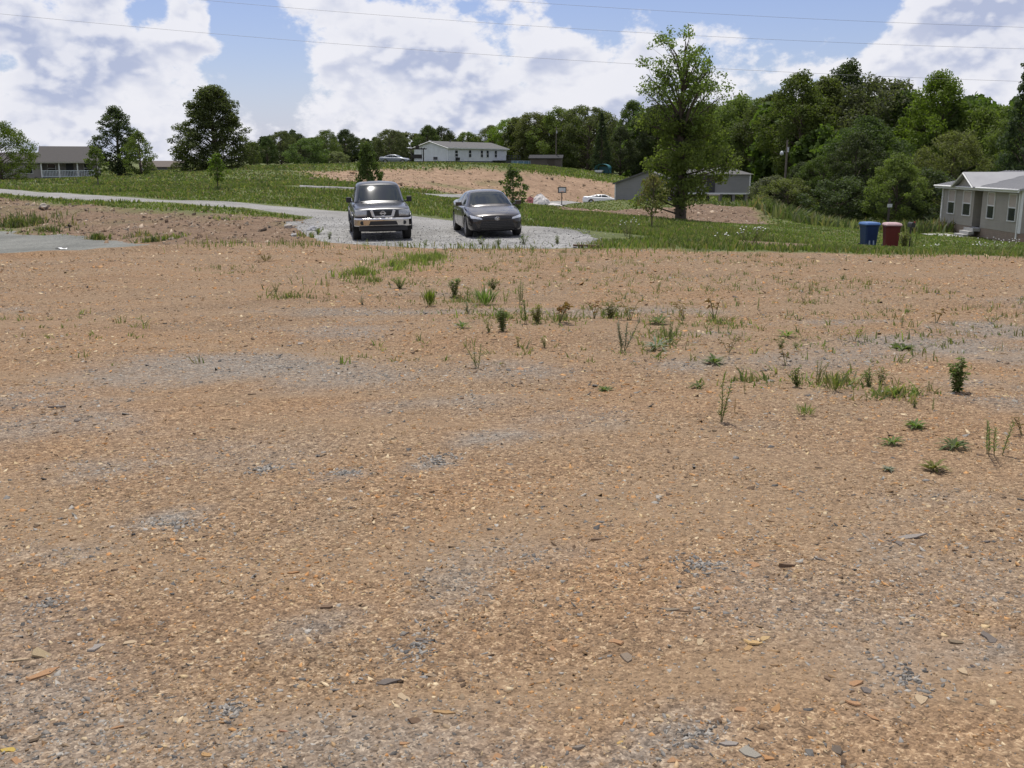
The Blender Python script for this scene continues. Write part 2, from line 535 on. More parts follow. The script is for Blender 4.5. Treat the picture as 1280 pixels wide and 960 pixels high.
def leaf_mat(name, c1, c2, c3, trans=.42):
    if name in MATS:
        return MATS[name]
    m = bpy.data.materials.new(name); m.use_nodes = True
    t = m.node_tree; t.nodes.clear(); N = NT(t)
    g = N.n('ShaderNodeNewGeometry').outputs['Random Per Island']
    oi = N.n('ShaderNodeObjectInfo').outputs['Random']
    co = N.n('ShaderNodeTexCoord').outputs['Object']
    big = N.noise(co, .55, 3, .6)
    f = N.m('ADD', N.m('MULTIPLY', g, .5), N.m('MULTIPLY', N.mr(big, .3, .7), .5))
    col = N.ramp(f, [(0.05, c1), (.5, c2), (.95, c3)])
    hsv = N.n('ShaderNodeHueSaturation', {'Color': col, 'Hue': N.mr(oi, 0, 1, .485, .515, False), 'Saturation': N.mr(N.m('FRACT', N.m('MULTIPLY', oi, 7.3)), 0, 1, .8, 1.1, False), 'Value': N.mr(N.m('FRACT', N.m('MULTIPLY', oi, 3.7)), 0, 1, .75, 1.2, False)}).outputs[0]
    p = N.n('ShaderNodeBsdfPrincipled', {'Base Color': hsv, 'Roughness': .65, 'Specular IOR Level': .2})
    tr = N.n('ShaderNodeBsdfTranslucent', {0: N.mix(1.0, hsv, (1.15, 1.3, .55), 'MULTIPLY')})
    mx = N.n('ShaderNodeMixShader', {0: trans, 1: p.outputs[0], 2: tr.outputs[0]})
    N.n('ShaderNodeOutputMaterial', {0: mx.outputs[0]})
    MATS[name] = m
    return m


def attr(N, name, out='Fac'):
    return N.n('ShaderNodeAttribute', attribute_name=name).outputs[out]


def ground_mat():
    m = bpy.data.materials.new('ground'); m.use_nodes = True
    t = m.node_tree; t.nodes.clear(); N = NT(t)
    co = N.n('ShaderNodeTexCoord').outputs['Object']
    grass, grey, orange, rub = attr(N, 'grass'), attr(N, 'grey'), attr(N, 'orange'), attr(N, 'rubble')
    # crumbled shale soil: chips as flattened cells of differing tone
    flat = N.vm('MULTIPLY', co, (1, 1, .3))
    wv = N.n('ShaderNodeTexNoise', {'Vector': co, 'Scale': 30.0, 'Detail': 2.0}).outputs['Color']
    cw = N.vm('ADD', flat, N.vm('MULTIPLY', wv, (.02, .02, 0)))
    v1 = N.n('ShaderNodeTexVoronoi', {'Vector': cw, 'Scale': 42.0})
    v2 = N.n('ShaderNodeTexVoronoi', {'Vector': cw, 'Scale': 120.0})
    r1 = N.n('ShaderNodeSeparateColor', {0: v1.outputs['Color']}).outputs[0]
    r2 = N.n('ShaderNodeSeparateColor', {0: v2.outputs['Color']}).outputs[1]
    tone = N.m('ADD', N.m('MULTIPLY', r1, .45), N.m('MULTIPLY', r2, .55))
    soil = N.ramp(tone, [(.05, (.076, .051, .031)), (.28, (.168, .111, .066)), (.5, (.232, .155, .092)), (.72, (.298, .203, .122)), (.92, (.46, .345, .22))])
    shale = N.ramp(tone, [(.05, (.08, .074, .066)), (.4, (.185, .170, .150)), (.7, (.255, .236, .206)), (.95, (.37, .34, .295))])
    broad = N.noise(co, .35, 5, .6)
    soil = N.mix(N.mr(broad, .38, .66), soil, N.mix(1.0, soil, (1.06, .97, .88), 'MULTIPLY'))
    fineg = N.noise(co, 1.7, 5, .65)
    soil = N.mix(N.mr(fineg, .5, .72, 0, .55), soil, N.mix(1.0, soil, (.84, .90, .96), 'MULTIPLY'))
    # passes worn smooth by wheels and grader: fine pale soil between stonier ground
    arc = N.vm('ADD', co, N.vm('MULTIPLY', N.n('ShaderNodeTexNoise', {'Vector': co, 'Scale': .16, 'Detail': 1.0}).outputs['Color'], (0, 7.0, 0)))
    band = N.noise(N.vm('MULTIPLY', arc, (.16, 1.0, 0)), 1.15, 4, .6)
    worn = N.mr(band, .48, .64)
    fines = N.mix(N.mr(N.noise(co, 26, 5, .7), .3, .7), (.219, .149, .090), (.305, .212, .130))
    soil = N.mix(N.m('MULTIPLY', worn, .62), soil, fines)
    soil = N.mix(N.mr(band, .46, .30, 0, .6), soil, N.mix(1.0, soil, (.80, .80, .82), 'MULTIPLY'))
    gk = N.m('MULTIPLY', grey, N.mr(N.noise(co, 14, 4, .7), .2, .55), clamp=True)
    base = N.mix(gk, soil, shale)
    # far orange clay slope
    clay = N.ramp(N.noise(co, .9, 7, .7), [(.25, (.15, .105, .07)), (.45, (.25, .165, .105)), (.6, (.32, .215, .14)), (.8, (.42, .31, .21))])
    base = N.mix(orange, base, clay)
    rubc = N.ramp(N.noise(co, 3.5, 6, .75), [(.28, (.066, .044, .030)), (.45, (.150, .099, .065)), (.6, (.215, .148, .098)), (.78, (.33, .25, .175))])
    base = N.mix(rub, base, rubc)
    gr = N.ramp(N.noise(co, 1.1, 6, .7), [(.28, (.055, .068, .022)), (.45, (.092, .112, .036)), (.6, (.13, .145, .050)), (.78, (.21, .19, .095))])
    base = N.mix(grass, base, gr)
    hgt = N.m('ADD', N.m('MULTIPLY', N.mr(v1.outputs['Distance'], 0, .6, 1, 0), .6), N.m('MULTIPLY', r2, .4))
    bmp = N.n('ShaderNodeBump', {'Strength': .9, 'Distance': .014, 'Height': hgt})
    bmp2 = N.n('ShaderNodeBump', {'Strength': .5, 'Distance': .06, 'Height': N.noise(co, 5.0, 5, .65), 'Normal': bmp.outputs[0]})
    p = N.n('ShaderNodeBsdfPrincipled', {'Base Color': base, 'Roughness': .9, 'Specular IOR Level': .2, 'Normal': bmp2.outputs[0]})
    N.n('ShaderNodeOutputMaterial', {0: p.outputs[0]})
    return m


def gravel_mat(name, dark, mid, light, sc1=16.0, rough=.9):
    m = bpy.data.materials.new(name); m.use_nodes = True
    t = m.node_tree; t.nodes.clear(); N = NT(t)
    co = N.n('ShaderNodeTexCoord').outputs['Object']
    v1 = N.n('ShaderNodeTexVoronoi', {'Vector': co, 'Scale': sc1})
    r1 = N.n('ShaderNodeSeparateColor', {0: v1.outputs['Color']}).outputs[0]
    big = N.noise(co, .5, 5, .65)
    f = N.m('ADD', N.m('MULTIPLY', r1, .55), N.m('MULTIPLY', N.mr(big, .3, .7), .45))
    col = N.ramp(f, [(.05, dark), (.5, mid), (.95, light)])
    b = N.n('ShaderNodeBump', {'Strength': .6, 'Distance': .02, 'Height': N.mr(v1.outputs['Distance'], 0, .6, 1, 0)})
    p = N.n('ShaderNodeBsdfPrincipled', {'Base Color': col, 'Roughness': rough, 'Specular IOR Level': .25, 'Normal': b.outputs[0]})
    N.n('ShaderNodeOutputMaterial', {0: p.outputs[0]})
    return m


def tint_mat(name, rough=.85, trans=0.0):
    """colour of each piece carried by the piece itself"""
    m = bpy.data.materials.new(name); m.use_nodes = True
    t = m.node_tree; t.nodes.clear(); N = NT(t)
    co = N.n('ShaderNodeTexCoord').outputs['Object']
    c = attr(N, 'tint', 'Color')
    f = N.mr(N.noise(co, 55, 4, .7), .3, .7, .78, 1.2, False)
    col = N.n('ShaderNodeVectorMath', {0: c, 3: f}, operation='SCALE').outputs[0]
    p = N.n('ShaderNodeBsdfPrincipled', {'Base Color': col, 'Roughness': rough, 'Specular IOR Level': .25})
    o = p.outputs[0]
    if trans:
        tr = N.n('ShaderNodeBsdfTranslucent', {0: N.mix(1.0, col, (1.1, 1.25, .6), 'MULTIPLY')})
        o = N.n('ShaderNodeMixShader', {0: trans, 1: o, 2: tr.outputs[0]}).outputs[0]
    N.n('ShaderNodeOutputMaterial', {0: o})
    return m


def stone_mat():
    """single shale slabs: tone drawn per slab"""
    m = bpy.data.materials.new('shale_slab'); m.use_nodes = True
    t = m.node_tree; t.nodes.clear(); N = NT(t)
    co = N.n('ShaderNodeTexCoord').outputs['Object']
    c = N.n('ShaderNodeObjectInfo').outputs['Color']
    f = N.mr(N.noise(co, 30, 5, .7), .3, .7, .7, 1.25, False)
    col = N.n('ShaderNodeVectorMath', {0: c, 3: f}, operation='SCALE').outputs[0]
    b = N.n('ShaderNodeBump', {'Strength': .5, 'Distance': .004, 'Height': N.noise(co, 90, 4, .7)})
    p = N.n('ShaderNodeBsdfPrincipled', {'Base Color': col, 'Roughness': .85, 'Specular IOR Level': .25, 'Normal': b.outputs[0]})
    N.n('ShaderNodeOutputMaterial', {0: p.outputs[0]})
    return m


def siding_mat(name, color, lap=.2, var=.08):
    m = bpy.data.materials.new(name); m.use_nodes = True
    t = m.node_tree; t.nodes.clear(); N = NT(t)
    co = N.n('ShaderNodeTexCoord').outputs['Object']
    z = N.n('ShaderNodeSeparateXYZ', {0: co}).outputs[2]
    fr = N.m('FRACT', N.m('DIVIDE', z, lap))
    nz = N.noise(co, 1.3, 4, .6)
    f = N.mr(nz, .3, .7, 1 - var, 1 + var, False)
    col = N.n('ShaderNodeVectorMath', {0: color, 3: f}, operation='SCALE').outputs[0]
    b = N.n('ShaderNodeBump', {'Strength': .9, 'Distance': .02, 'Height': N.m('SUBTRACT', 1.0, fr)})
    p = N.n('ShaderNodeBsdfPrincipled', {'Base Color': col, 'Roughness': .6, 'Normal': b.outputs[0]})
    N.n('ShaderNodeOutputMaterial', {0: p.outputs[0]})
    return m


def brick_mat(name, c1, c2, mortar):
    m = bpy.data.materials.new(name); m.use_nodes = True
    t = m.node_tree; t.nodes.clear(); N = NT(t)
    co = N.n('ShaderNodeTexCoord').outputs['Object']
    mp = N.n('ShaderNodeMapping', {0: co, 2: (R(90), 0, R(90))}).outputs[0]
    br = N.n('ShaderNodeTexBrick', {'Vector': mp, 'Color1': (*c1, 1), 'Color2': (*c2, 1), 'Mortar': (*mortar, 1), 'Scale': 1.0, 'Brick Width': .22, 'Row Height': .075, 'Mortar Size': .01})
    p = N.n('ShaderNodeBsdfPrincipled', {'Base Color': br.outputs[0], 'Roughness': .85})
    N.n('ShaderNodeOutputMaterial', {0: p.outputs[0]})
    return m


def glass_mat(name='window_glass', tint=(.02, .025, .03), rough=.04):
    if name in MATS:
        return MATS[name]
    m = bpy.data.materials.new(name); m.use_nodes = True
    t = m.node_tree; t.nodes.clear(); N = NT(t)
    p = N.n('ShaderNodeBsdfPrincipled', {'Base Color': (*tint, 1), 'Roughness': rough, 'Specular IOR Level': .32})
    N.n('ShaderNodeOutputMaterial', {0: p.outputs[0]})
    MATS[name] = m
    return m


# ------------------------------------------------------------------ ground sheet
def build_ground():
    ny, nx = GX.shape
    verts = np.stack([GX.ravel(), GY.ravel(), GZ.ravel()], 1)
    idx = np.arange(nx * ny).reshape(ny, nx)
    faces = np.stack([idx[:-1, :-1], idx[:-1, 1:], idx[1:, 1:], idx[1:, :-1]], -1).reshape(-1, 4)
    me = np_mesh('ground', verts, faces)
    X, Y = GX.ravel(), GY.ravel()
    edge = np.interp(X, LOT_EDGE_X, LOT_EDGE_Y) + (fbm(X * .9, Y * .9, 51, 4) - .5) * 1.6
    near = (np.abs(X) < 150) & (Y < 220) & (Y > -50)
    lot = sstep(.35, -.35, Y - edge)
    warp = (fbm(X * .45, Y * .45, 61, 4) - .5)
    bank = sstep(-.6, .6, poly_sd(X, Y, BANK) + warp * 2.5)
    orange = sstep(-1.5, 1.5, poly_sd(X, Y, ORANGE) + warp * 7)
    orange = orange * (1 - .55 * sstep(.55, .72, fbm(X * .13, Y * .22, 71, 4)))
    rub = np.maximum(sstep(-.7, .7, poly_sd(X, Y, RUBBLE) + warp * 3), sstep(-.4, .4, poly_sd(X, Y, BARE) + warp * 2))
    grass = (1 - lot) * (1 - orange) * (1 - rub) * (1 - bank * (1 - .35 * sstep(.5, .7, fbm(X * .6, Y * .6, 81, 4))))
    grass = grass * np.where((X < -2.5) & (Y < 36), sstep(1.5, 4.5, Y - edge) * sstep(0, 1.2, -poly_sd(X, Y, BANK)), 1)
    vfloat(me, grass, 'grass'); vfloat(me, np.where(near, grey_mask(X, Y), 0) * lot, 'grey')
    vfloat(me, orange, 'orange'); vfloat(me, np.maximum(rub, bank * .8), 'rubble')
    o = obj('ground', me, ground_mat(), smooth=True)
    tag(o, 'bare brown shale lot and rolling grassy ground out to the horizon', 'ground', kind='structure')
    return o


GROUND = build_ground()


def strip(name, pts, half, m, label, lift=.03, kind='structure', n=60, taper=None):
    """a road draped on the ground along plan points"""
    P = np.array(pts, float)
    seg = np.r_[0, np.cumsum(np.hypot(np.diff(P[:, 0]), np.diff(P[:, 1])))]
    L = seg[-1]; n = max(n, int(L / .6))
    s = np.linspace(0, L, n)
    # smooth the path a little
    x = np.interp(s, seg, P[:, 0]); y = np.interp(s, seg, P[:, 1])
    k = 9
    ker = np.ones(k) / k
    x[k:-k] = np.convolve(x, ker, 'same')[k:-k]; y[k:-k] = np.convolve(y, ker, 'same')[k:-k]
    tx, ty = np.gradient(x), np.gradient(y)
    l = np.hypot(tx, ty); nx_, ny_ = -ty / l, tx / l
    W = 9
    verts = []
    for j in range(W):
        f = (j / (W - 1) * 2 - 1)
        hw = half if taper is None else half * (.12 + .88 * sstep(0, taper, s / L))
        wob = (vnoise(s * .8, s * 0 + j * (0 if abs(f) < 1 else 5), 91) - .5) * .35 * (abs(f) == 1)
        xx = x + nx_ * (hw * f + wob); yy = y + ny_ * (hw * f + wob)
        zz = H(xx, yy) + lift + (-.06 if abs(f) == 1 else 0) + .02 * (1 - f * f)
        zz = zz - .22 * sstep(L - 2.6, L - .6, s)
        verts.append(np.stack([xx, yy, zz], 1))
    V = np.concatenate(verts)
    idx = np.arange(W * n).reshape(W, n)
    F = np.stack([idx[:-1, :-1], idx[:-1, 1:], idx[1:, 1:], idx[1:, :-1]], -1).reshape(-1, 4)
    me = np_mesh(name, V, F)
    o = obj(name, me, m, smooth=True)
    return tag(o, label, name.split('_')[-1], kind=kind)


def sheet(name, poly, m, label, step=.22, lift=.025, rough=.5, seed=0):
    """an irregular patch of paving or gravel draped on the ground"""
    P = np.array(poly)
    xs = np.arange(P[:, 0].min() - 1, P[:, 0].max() + 1, step); ys = np.arange(P[:, 1].min() - 1, P[:, 1].max() + 1, step)
    XX, YY = np.meshgrid(xs, ys)
    sd = poly_sd(XX, YY, poly) + (fbm(XX * .8, YY * .8, 101 + seed, 4) - .5) * rough * 2
    ZZ = H(XX, YY) + lift - .12 * sstep(.25, -.25, sd)
    keep = sd > -step
    ny, nx = XX.shape
    idx = np.arange(nx * ny).reshape(ny, nx)
    q = keep[:-1, :-1] & keep[:-1, 1:] & keep[1:, 1:] & keep[1:, :-1]
    F = np.stack([idx[:-1, :-1][q], idx[:-1, 1:][q], idx[1:, 1:][q], idx[1:, :-1][q]], -1)
    used = np.unique(F); remap = np.full(nx * ny, -1); remap[used] = np.arange(len(used))
    V = np.stack([XX.ravel(), YY.ravel(), ZZ.ravel()], 1)[used]
    o = obj(name, np_mesh(name, V, remap[F]), m, smooth=True)
    return tag(o, label, name.split('_')[-1], kind='structure')


M_PAD = gravel_mat('pale_gravel', (.115, .112, .105), (.225, .22, .21), (.36, .355, .34), 18)
M_ROAD = gravel_mat('worn_chip_road', (.165, .16, .15), (.245, .238, .225), (.325, .315, .30), 40)
M_LOTG = gravel_mat('grey_lot_gravel', (.085, .087, .078), (.15, .152, .136), (.22, .22, .198), 22)
road_pts = [(at(-500, 208, 88).x, 88)] + [tuple(at(u, v, D).xy) for u, v, D in ((-200, 224, 69.5), (0, 239, 59.5), (160, 249.5, 52.5), (300, 258, 47.5), (400, 266, 43.8), (515, 275, 39.6), (655, 287, 35.4), (735, 295, 32.8))]
strip('road', road_pts, 1.75, M_ROAD, 'narrow pale chip-seal road crossing behind the parked pickup', lift=.03)
drive_pts = [tuple(at(u, 240, D).xy) for u, D in ((375, 67), (437, 67.5), (507, 71), (568, 81), (640, 98), (690, 112), (740, 122), (790, 126))]
strip('gravel_driveway', drive_pts, 1.35, M_PAD, 'thin pale gravel driveway curving down to the white coupe', lift=.08, taper=.3)
PAD = [tuple(at(u, v, D).xy) for u, v, D in ((352, 284, 38), (385, 292, 34))] + [tuple(on_lot(u, v).xy) for u, v in ((415, 301), (470, 306), (560, 311), (650, 312), (740, 309))] + [tuple(at(u, v, D).xy) for u, v, D in ((745, 300, 31), (728, 291, 35.5), (655, 283.5, 38.0), (515, 275, 41), (400, 270, 42.5))]
sheet('gravel_parking_pad', PAD, M_PAD, 'pale grey gravel parking pad under the pickup and sedan', lift=.035)
GLOT = [(-60, 21), (-14, 24.4), (-11.6, 26.0), (-10.2, 28.4)] + [tuple(at(u, v, D).xy) for u, v, D in ((190, 306, 30.2), (100, 297, 35), (0, 288, 39.5), (-300, 300, 44))] + [(-60, 46)]
sheet('gravel_lot', GLOT, M_LOTG, 'greenish grey gravel lot below the dirt bank at left', lift=.03, step=.3, seed=5)

# ------------------------------------------------------------------ loose shale: chips (stuff) and single slabs
M_CHIP = tint_mat('shale_chip')
M_SLAB = stone_mat()
BROWN = np.array([(.27, .174, .092), (.235, .148, .077), (.315, .21, .113), (.18, .112, .060), (.365, .258, .148), (.265, .185, .114), (.38, .19, .072), (.43, .32, .18), (.235, .175, .115), (.325, .19, .090), (.29, .213, .136), (.10, .065, .040), (.215, .163, .113), (.49, .385, .245), (.42, .23, .095)])
GREYS = np.array([(.18, .166, .148), (.23, .214, .190), (.12, .112, .102), (.28, .26, .228), (.195, .182, .166), (.33, .302, .262), (.08, .076, .072)])


def chips(name, x, y, size, mask_gain, parent, hgt=.13, sides=5, tilt=.30, pal=None, m=None, zoff=0.0):
    n = len(x)
    z = H(x, y)
    g = grey_mask(x, y) * mask_gain
    isg = rng.random(n) < np.clip(g * 1.1 + .09 + .10 * sstep(6.5, 3, y), 0, .9)
    col = np.where(isg[:, None], GREYS[rng.integers(0, len(GREYS), n)], BROWN[rng.integers(0, len(BROWN), n)]) if pal is None else pal[rng.integers(0, len(pal), n)]
    col = col * rng.uniform(.82, 1.18, (n, 1))
    k = sides
    ang = (np.arange(k)[None, :] + rng.uniform(-.33, .33, (n, k))) * 2 * math.pi / k + rng.random((n, 1)) * 6.28
    rad = size[:, None] * rng.uniform(.45, 1.3, (n, k))
    asp = rng.uniform(.3, .95, (n, 1)); rot = rng.random((n, 1)) * 6.28
    lx = np.cos(ang) * rad; ly = np.sin(ang) * rad * asp
    px = lx * np.cos(rot) - ly * np.sin(rot); py = lx * np.sin(rot) + ly * np.cos(rot)
    tx = rng.normal(0, tilt, (n, 1)); ty = rng.normal(0, tilt, (n, 1))
    th = (size * rng.uniform(.5, 1.3, n) * hgt)[:, None]
    pz = px * tx + py * ty
    base = z[:, None] + pz - th * .8 - .002 + zoff
    top = z[:, None] + pz + th * .75 + .001 + zoff
    s = .95
    VB = np.stack([x[:, None] + px, y[:, None] + py, base], -1)
    VT = np.stack([x[:, None] + px * s, y[:, None] + py * s, top], -1)
    V = np.concatenate([VB, VT], 1).reshape(-1, 3)
    o = (np.arange(n) * 2 * k)[:, None]
    topf = o + k + np.arange(k)[None, :]
    i = np.arange(k); j = (i + 1) % k
    side = (o[:, :, None] + np.stack([i, j, j + k, i + k], -1)[None]).reshape(-1, 4)
    me = np_mesh(name, V, [topf, side])
    vcol(me, np.repeat(col, 2 * k, 0))
    ob = obj(name, me, m or M_CHIP, parent)
    ob['kind'] = 'stuff'
    return ob


def scatter_lot(n, y0, y1, margin=.9):
    """even scatter over the part of the lot in view, with a step of margin"""
    y = np.sqrt(rng.random(n) * (y1 ** 2 - y0 ** 2) + y0 ** 2)
    x = (rng.random(n) * 2 - 1) * (y * .535 + margin)
    return x, y


def lot_filter(x, y, *more):
    e = np.interp(x, LOT_EDGE_X, LOT_EDGE_Y) - .1
    k = y < e
    return [a[k] for a in (x, y) + more]


for sd, n in ((3, 70000), (4, 52000)):
    y = 2.0 * 14.5 ** rng.random(n)                       # even in the eye: dense near, sparse far
    x = (rng.random(n) * 2 - 1) * (y * .535 + .9)
    keep = rng.random(n) < .35 + .9 * sstep(.38, .6, fbm(x * .45, y * 1.3 + .25 * x, 301, 4))   # stonier and barer ground
    x, y = lot_filter(x[keep], y[keep])
    chips('shale_chips', x, y, (.0034 + .00125 * y ** .92) * rng.lognormal(0, .48, len(x)).clip(.4, 3.0), 1, GROUND, sides=sd)
# dense dark grey shale in the small outcrops
gxs, gys, gss = [], [], []
for cx, cy, hx, hy, s in GREY:
    if s >= .8 and cy < 12:
        n = int(min(420, 80 + 2800 * hx * hy))
        a = rng.random(n) * 6.28; r = np.abs(rng.normal(0, .75, n))
        gxs.append(cx + np.cos(a) * r * hx); gys.append(cy + np.sin(a) * r * hy)
        gss.append(np.full(n, .0055 + .0010 * cy) * rng.uniform(.5, 1.9, n))
chips('grey_shale_chips', np.concatenate(gxs), np.concatenate(gys), np.concatenate(gss), 1, GROUND, sides=4, hgt=.22, tilt=.3, pal=GREYS * np.array([.97, .97, .98]))

SLABS = []
for k in range(14):
    n = random.choice((5, 6, 7))
    b = MB()
    pts = []
    for i in range(n):
        a = 2 * math.pi * (i + random.uniform(-.3, .3)) / n
        r = random.uniform(.45, 1.2)
        pts.append((math.cos(a) * r * .5, math.sin(a) * r * .5 * random.uniform(.55, .9)))
    th = random.uniform(.05, .13)
    lo = [(px, py, -th * .4) for px, py in pts]; hi = [(px * .93, py * .93, th * random.uniform(.45, .7)) for px, py in pts]
    b.add(lo + hi, [tuple(range(n - 1, -1, -1)), tuple(range(n, 2 * n))] + [(i, (i + 1) % n, n + (i + 1) % n, n + i) for i in range(n)])
    me = b.mesh('shale_slab'); me.materials.append(M_SLAB)
    SLABS.append(me)


def slab(p, size, col, rz=None, tilt=.12, flat=1.0, me=None, name='shale_slab', asp=1.0):
    o = bpy.data.objects.new(name, me or random.choice(SLABS))
    COL.objects.link(o)
    o.parent = GROUND
    z = Hs(p[0], p[1])
    o.location = (p[0], p[1], z + size * .012)
    o.scale = (size, size * asp, size * flat)
    o.rotation_euler = (random.gauss(0, tilt), random.gauss(0, tilt), random.uniform(0, 6.28) if rz is None else rz)
    col = Vector(col).lerp(Vector((.24, .165, .10)), .3)
    o.color = (*col, 1)
    return o


RUST, TAN, CREAM, DGREY, LGREY, DBROWN = (.36, .195, .095), (.33, .235, .145), (.46, .355, .23), (.10, .10, .105), (.27, .26, .25), (.12, .075, .05)
# slabs the photograph shows singly: pixel, width in pixels, tone
for u, v, w, c, fl, asp in [(945, 803, 34, (.50, .33, .14), .5, .8), (936, 809, 22, (.42, .26, .11), .5, .7), (955, 798, 20, (.48, .34, .16), .5, .7), (985, 712, 26, DBROWN, 1.4, .4), (944, 709, 22, RUST, .7, .8), (930, 722, 14, RUST, .5, 1), (908, 737, 15, RUST, .5, 1), (1024, 703, 16, DGREY, 1.2, .5), (1135, 675, 40, LGREY, .6, .4), (1120, 680, 24, DGREY, .6, .5), (1150, 697, 14, LGREY, .5, .7),
                            (408, 757, 20, DBROWN, 1.6, .8), (327, 673, 9, DBROWN, 2.2, 1), (484, 849, 34, DGREY, .8, .4), (840, 762, 34, (.17, .15, .12), .8, .35), (855, 764, 22, DBROWN, .9, .3), (524, 797, 16, DGREY, 1, .6), (612, 742, 24, (.20, .16, .12), .7, .6), (770, 800, 26, RUST, .7, .6), (784, 820, 28, (.20, .165, .13), .8, .5), (505, 789, 14, DGREY, 1, .6),
                            (1034, 847, 16, DBROWN, 1.2, .7), (1070, 853, 24, RUST, .6, .6), (1085, 862, 22, DGREY, 1, .7), (925, 885, 22, RUST, .6, .8), (970, 887, 26, (.40, .21, .08), .7, .6), (822, 896, 18, CREAM, .4, .8), (1065, 878, 20, RUST, .6, .8), (1090, 897, 20, RUST, .6, .5), (1150, 876, 30, CREAM, .5, .6), (912, 928, 26, LGREY, .9, .7), (935, 940, 36, (.27, .27, .24), .5, .6), (840, 948, 22, RUST, .6, .6),
                            (1203, 842, 20, CREAM, 1, .7), (1195, 805, 22, (.16, .13, .09), .8, .4), (1235, 800, 26, DGREY, .7, .5), (1110, 678, 10, DGREY, .9, .6), (1232, 680, 12, DGREY, 1, .6), (1215, 835, 8, (.03, .04, .06), 1.4, 1),
                            (160, 800, 20, CREAM, .4, .8), (310, 790, 16, CREAM, .4, .8), (333, 793, 20, CREAM, .4, .8), (120, 806, 26, LGREY, .7, .6), (55, 815, 34, (.34, .27, .16), .7, .6), (20, 820, 26, CREAM, .5, .7), (225, 896, 22, CREAM, .5, .6), (355, 909, 13, (.33, .16, .10), 1.6, .8), (258, 938, 16, (.42, .25, .10), .8, .6), (145, 905, 18, RUST, .6, .7), (10, 934, 16, (.50, .36, .06), .8, .8), (20, 947, 18, RUST, .6, .8), (115, 845, 16, RUST, .6, .6), (55, 838, 40, RUST, .4, .6), (150, 882, 18, CREAM, .4, .5), (138, 955, 20, RUST, .5, .8),
                            (555, 886, 30, (.40, .25, .11), .6, .4), (505, 867, 22, CREAM, .5, .6), (690, 808, 20, RUST, .6, .6), (775, 925, 12, (.50, .33, .10), .5, .9), (712, 932, 18, RUST, .6, .7), (680, 956, 16, (.55, .38, .12), .5, .6), (620, 940, 20, RUST, .5, .6), (505, 925, 16, RUST, .7, .6), (725, 672, 12, DBROWN, 1.2, .6), (745, 675, 24, DBROWN, .7, .3), (765, 659, 14, DBROWN, .9, .5), (910, 612, 16, CREAM, .5, .7), (640, 670, 6, DBROWN, 1, 1), (643, 697, 12, TAN, 1, .7), (70, 513, 22, DGREY, .7, .4), (97, 527, 10, DGREY, 1, .5),
                            (243, 540, 9, DBROWN, 2, .8), (296, 576, 8, DBROWN, 1.6, .8), (255, 546, 14, (.13, .15, .11), .7, .4), (380, 505, 14, DGREY, .7, .4), (5, 497, 18, CREAM, .4, .6), (795, 577, 9, DBROWN, 1.5, .7), (70, 541, 9, DBROWN, 1.4, .7), (98, 568, 16, TAN, .9, .5), (130, 566, 14, TAN, .7, .5), (208, 566, 10, RUST, .6, .6), (255, 600, 8, DGREY, 1, .6), (95, 526, 7, DGREY, 1, 1), (700, 560, 10, DBROWN, 1, .6), (1160, 560, 9, DBROWN, 1, .6), (1035, 542, 8, DBROWN, 1.2, .8),
                            (650, 432, 10, DBROWN, 1.2, .7), (500, 402, 7, DBROWN, 1.6, 1), (440, 428, 9, CREAM, .9, .8), (466, 430, 8, DBROWN, 1.8, 1), (516, 438, 10, DBROWN, 1.5, .8), (668, 430, 12, TAN, 1, .6), (650, 462, 18, RUST, .5, .5), (658, 460, 10, CREAM, .6, .6), (480, 446, 9, DBROWN, 1, .6), (504, 454, 8, DBROWN, 1, .6), (653, 399, 9, CREAM, .8, .7), (360, 430, 12, DGREY, .8, .5), (362, 399, 8, DBROWN, 1.6, .8), (375, 428, 14, LGREY, .9, .5), (300, 372, 8, TAN, .8, .6), (1190, 365, 12, CREAM, .4, .5), (920, 372, 12, DGREY, .8, .5), (1250, 560, 18, (.34, .26, .18), .4, .4)]:
    p = on_lot(u, v)
    slab(p, w * (p - Vector((0, 0, EYE))).length / FPX * 1.12, c, rz=random.uniform(0, 6.28) if asp > .45 else random.uniform(-.35, .35), flat=fl, asp=asp if asp < .45 else max(asp, .7), tilt=.1)
# and the next largest ones, scattered
SL = 0
while SL < 175:
    yy = 2.3 + 10.5 * random.random() ** 1.2
    xx = random.uniform(-1, 1) * (yy * .52 + .2)
    g = float(grey_mask(np.array([xx]), np.array([yy]))[0])
    c = Vector(random.choice((GREYS if random.random() < .2 + .7 * g else BROWN).tolist()))
    if random.random() < .22:
        c = Vector(random.choice((RUST, CREAM, DBROWN)))
    slab((xx, yy), random.uniform(.028, .06) * (1 + yy * .045), c * random.uniform(.85, 1.15), tilt=.2, asp=random.uniform(.6, 1))
    SL += 1

# pebbles on the pad and rubble on the banks
M_PEB = tint_mat('gravel_stone')
PEB = np.array([(.25, .245, .235), (.33, .325, .315), (.19, .186, .18), (.41, .405, .39), (.13, .128, .124)])
n = 11000
px_ = rng.uniform(-11, 5, n); py_ = rng.uniform(25.5, 42, n)
k = (poly_sd(px_, py_, PAD) + rng.normal(0, .35, n)) > -.1
pad_o = bpy.data.objects['gravel_parking_pad']
chips('gravel_stones', px_[k], py_[k], rng.lognormal(math.log(.014), .4, k.sum()).clip(.008, .045), 0, pad_o, hgt=.55, pal=PEB, m=M_PEB, sides=5, zoff=.04)
RUBP = np.array([(.215, .148, .096), (.285, .205, .138), (.15, .10, .068), (.37, .29, .215), (.09, .066, .048), (.20, .165, .13)])
n = 16000
px_ = rng.uniform(-34, -5, n); py_ = rng.uniform(28, 58, n)
k = (poly_sd(px_, py_, BANK) + rng.normal(0, .5, n)) > .1
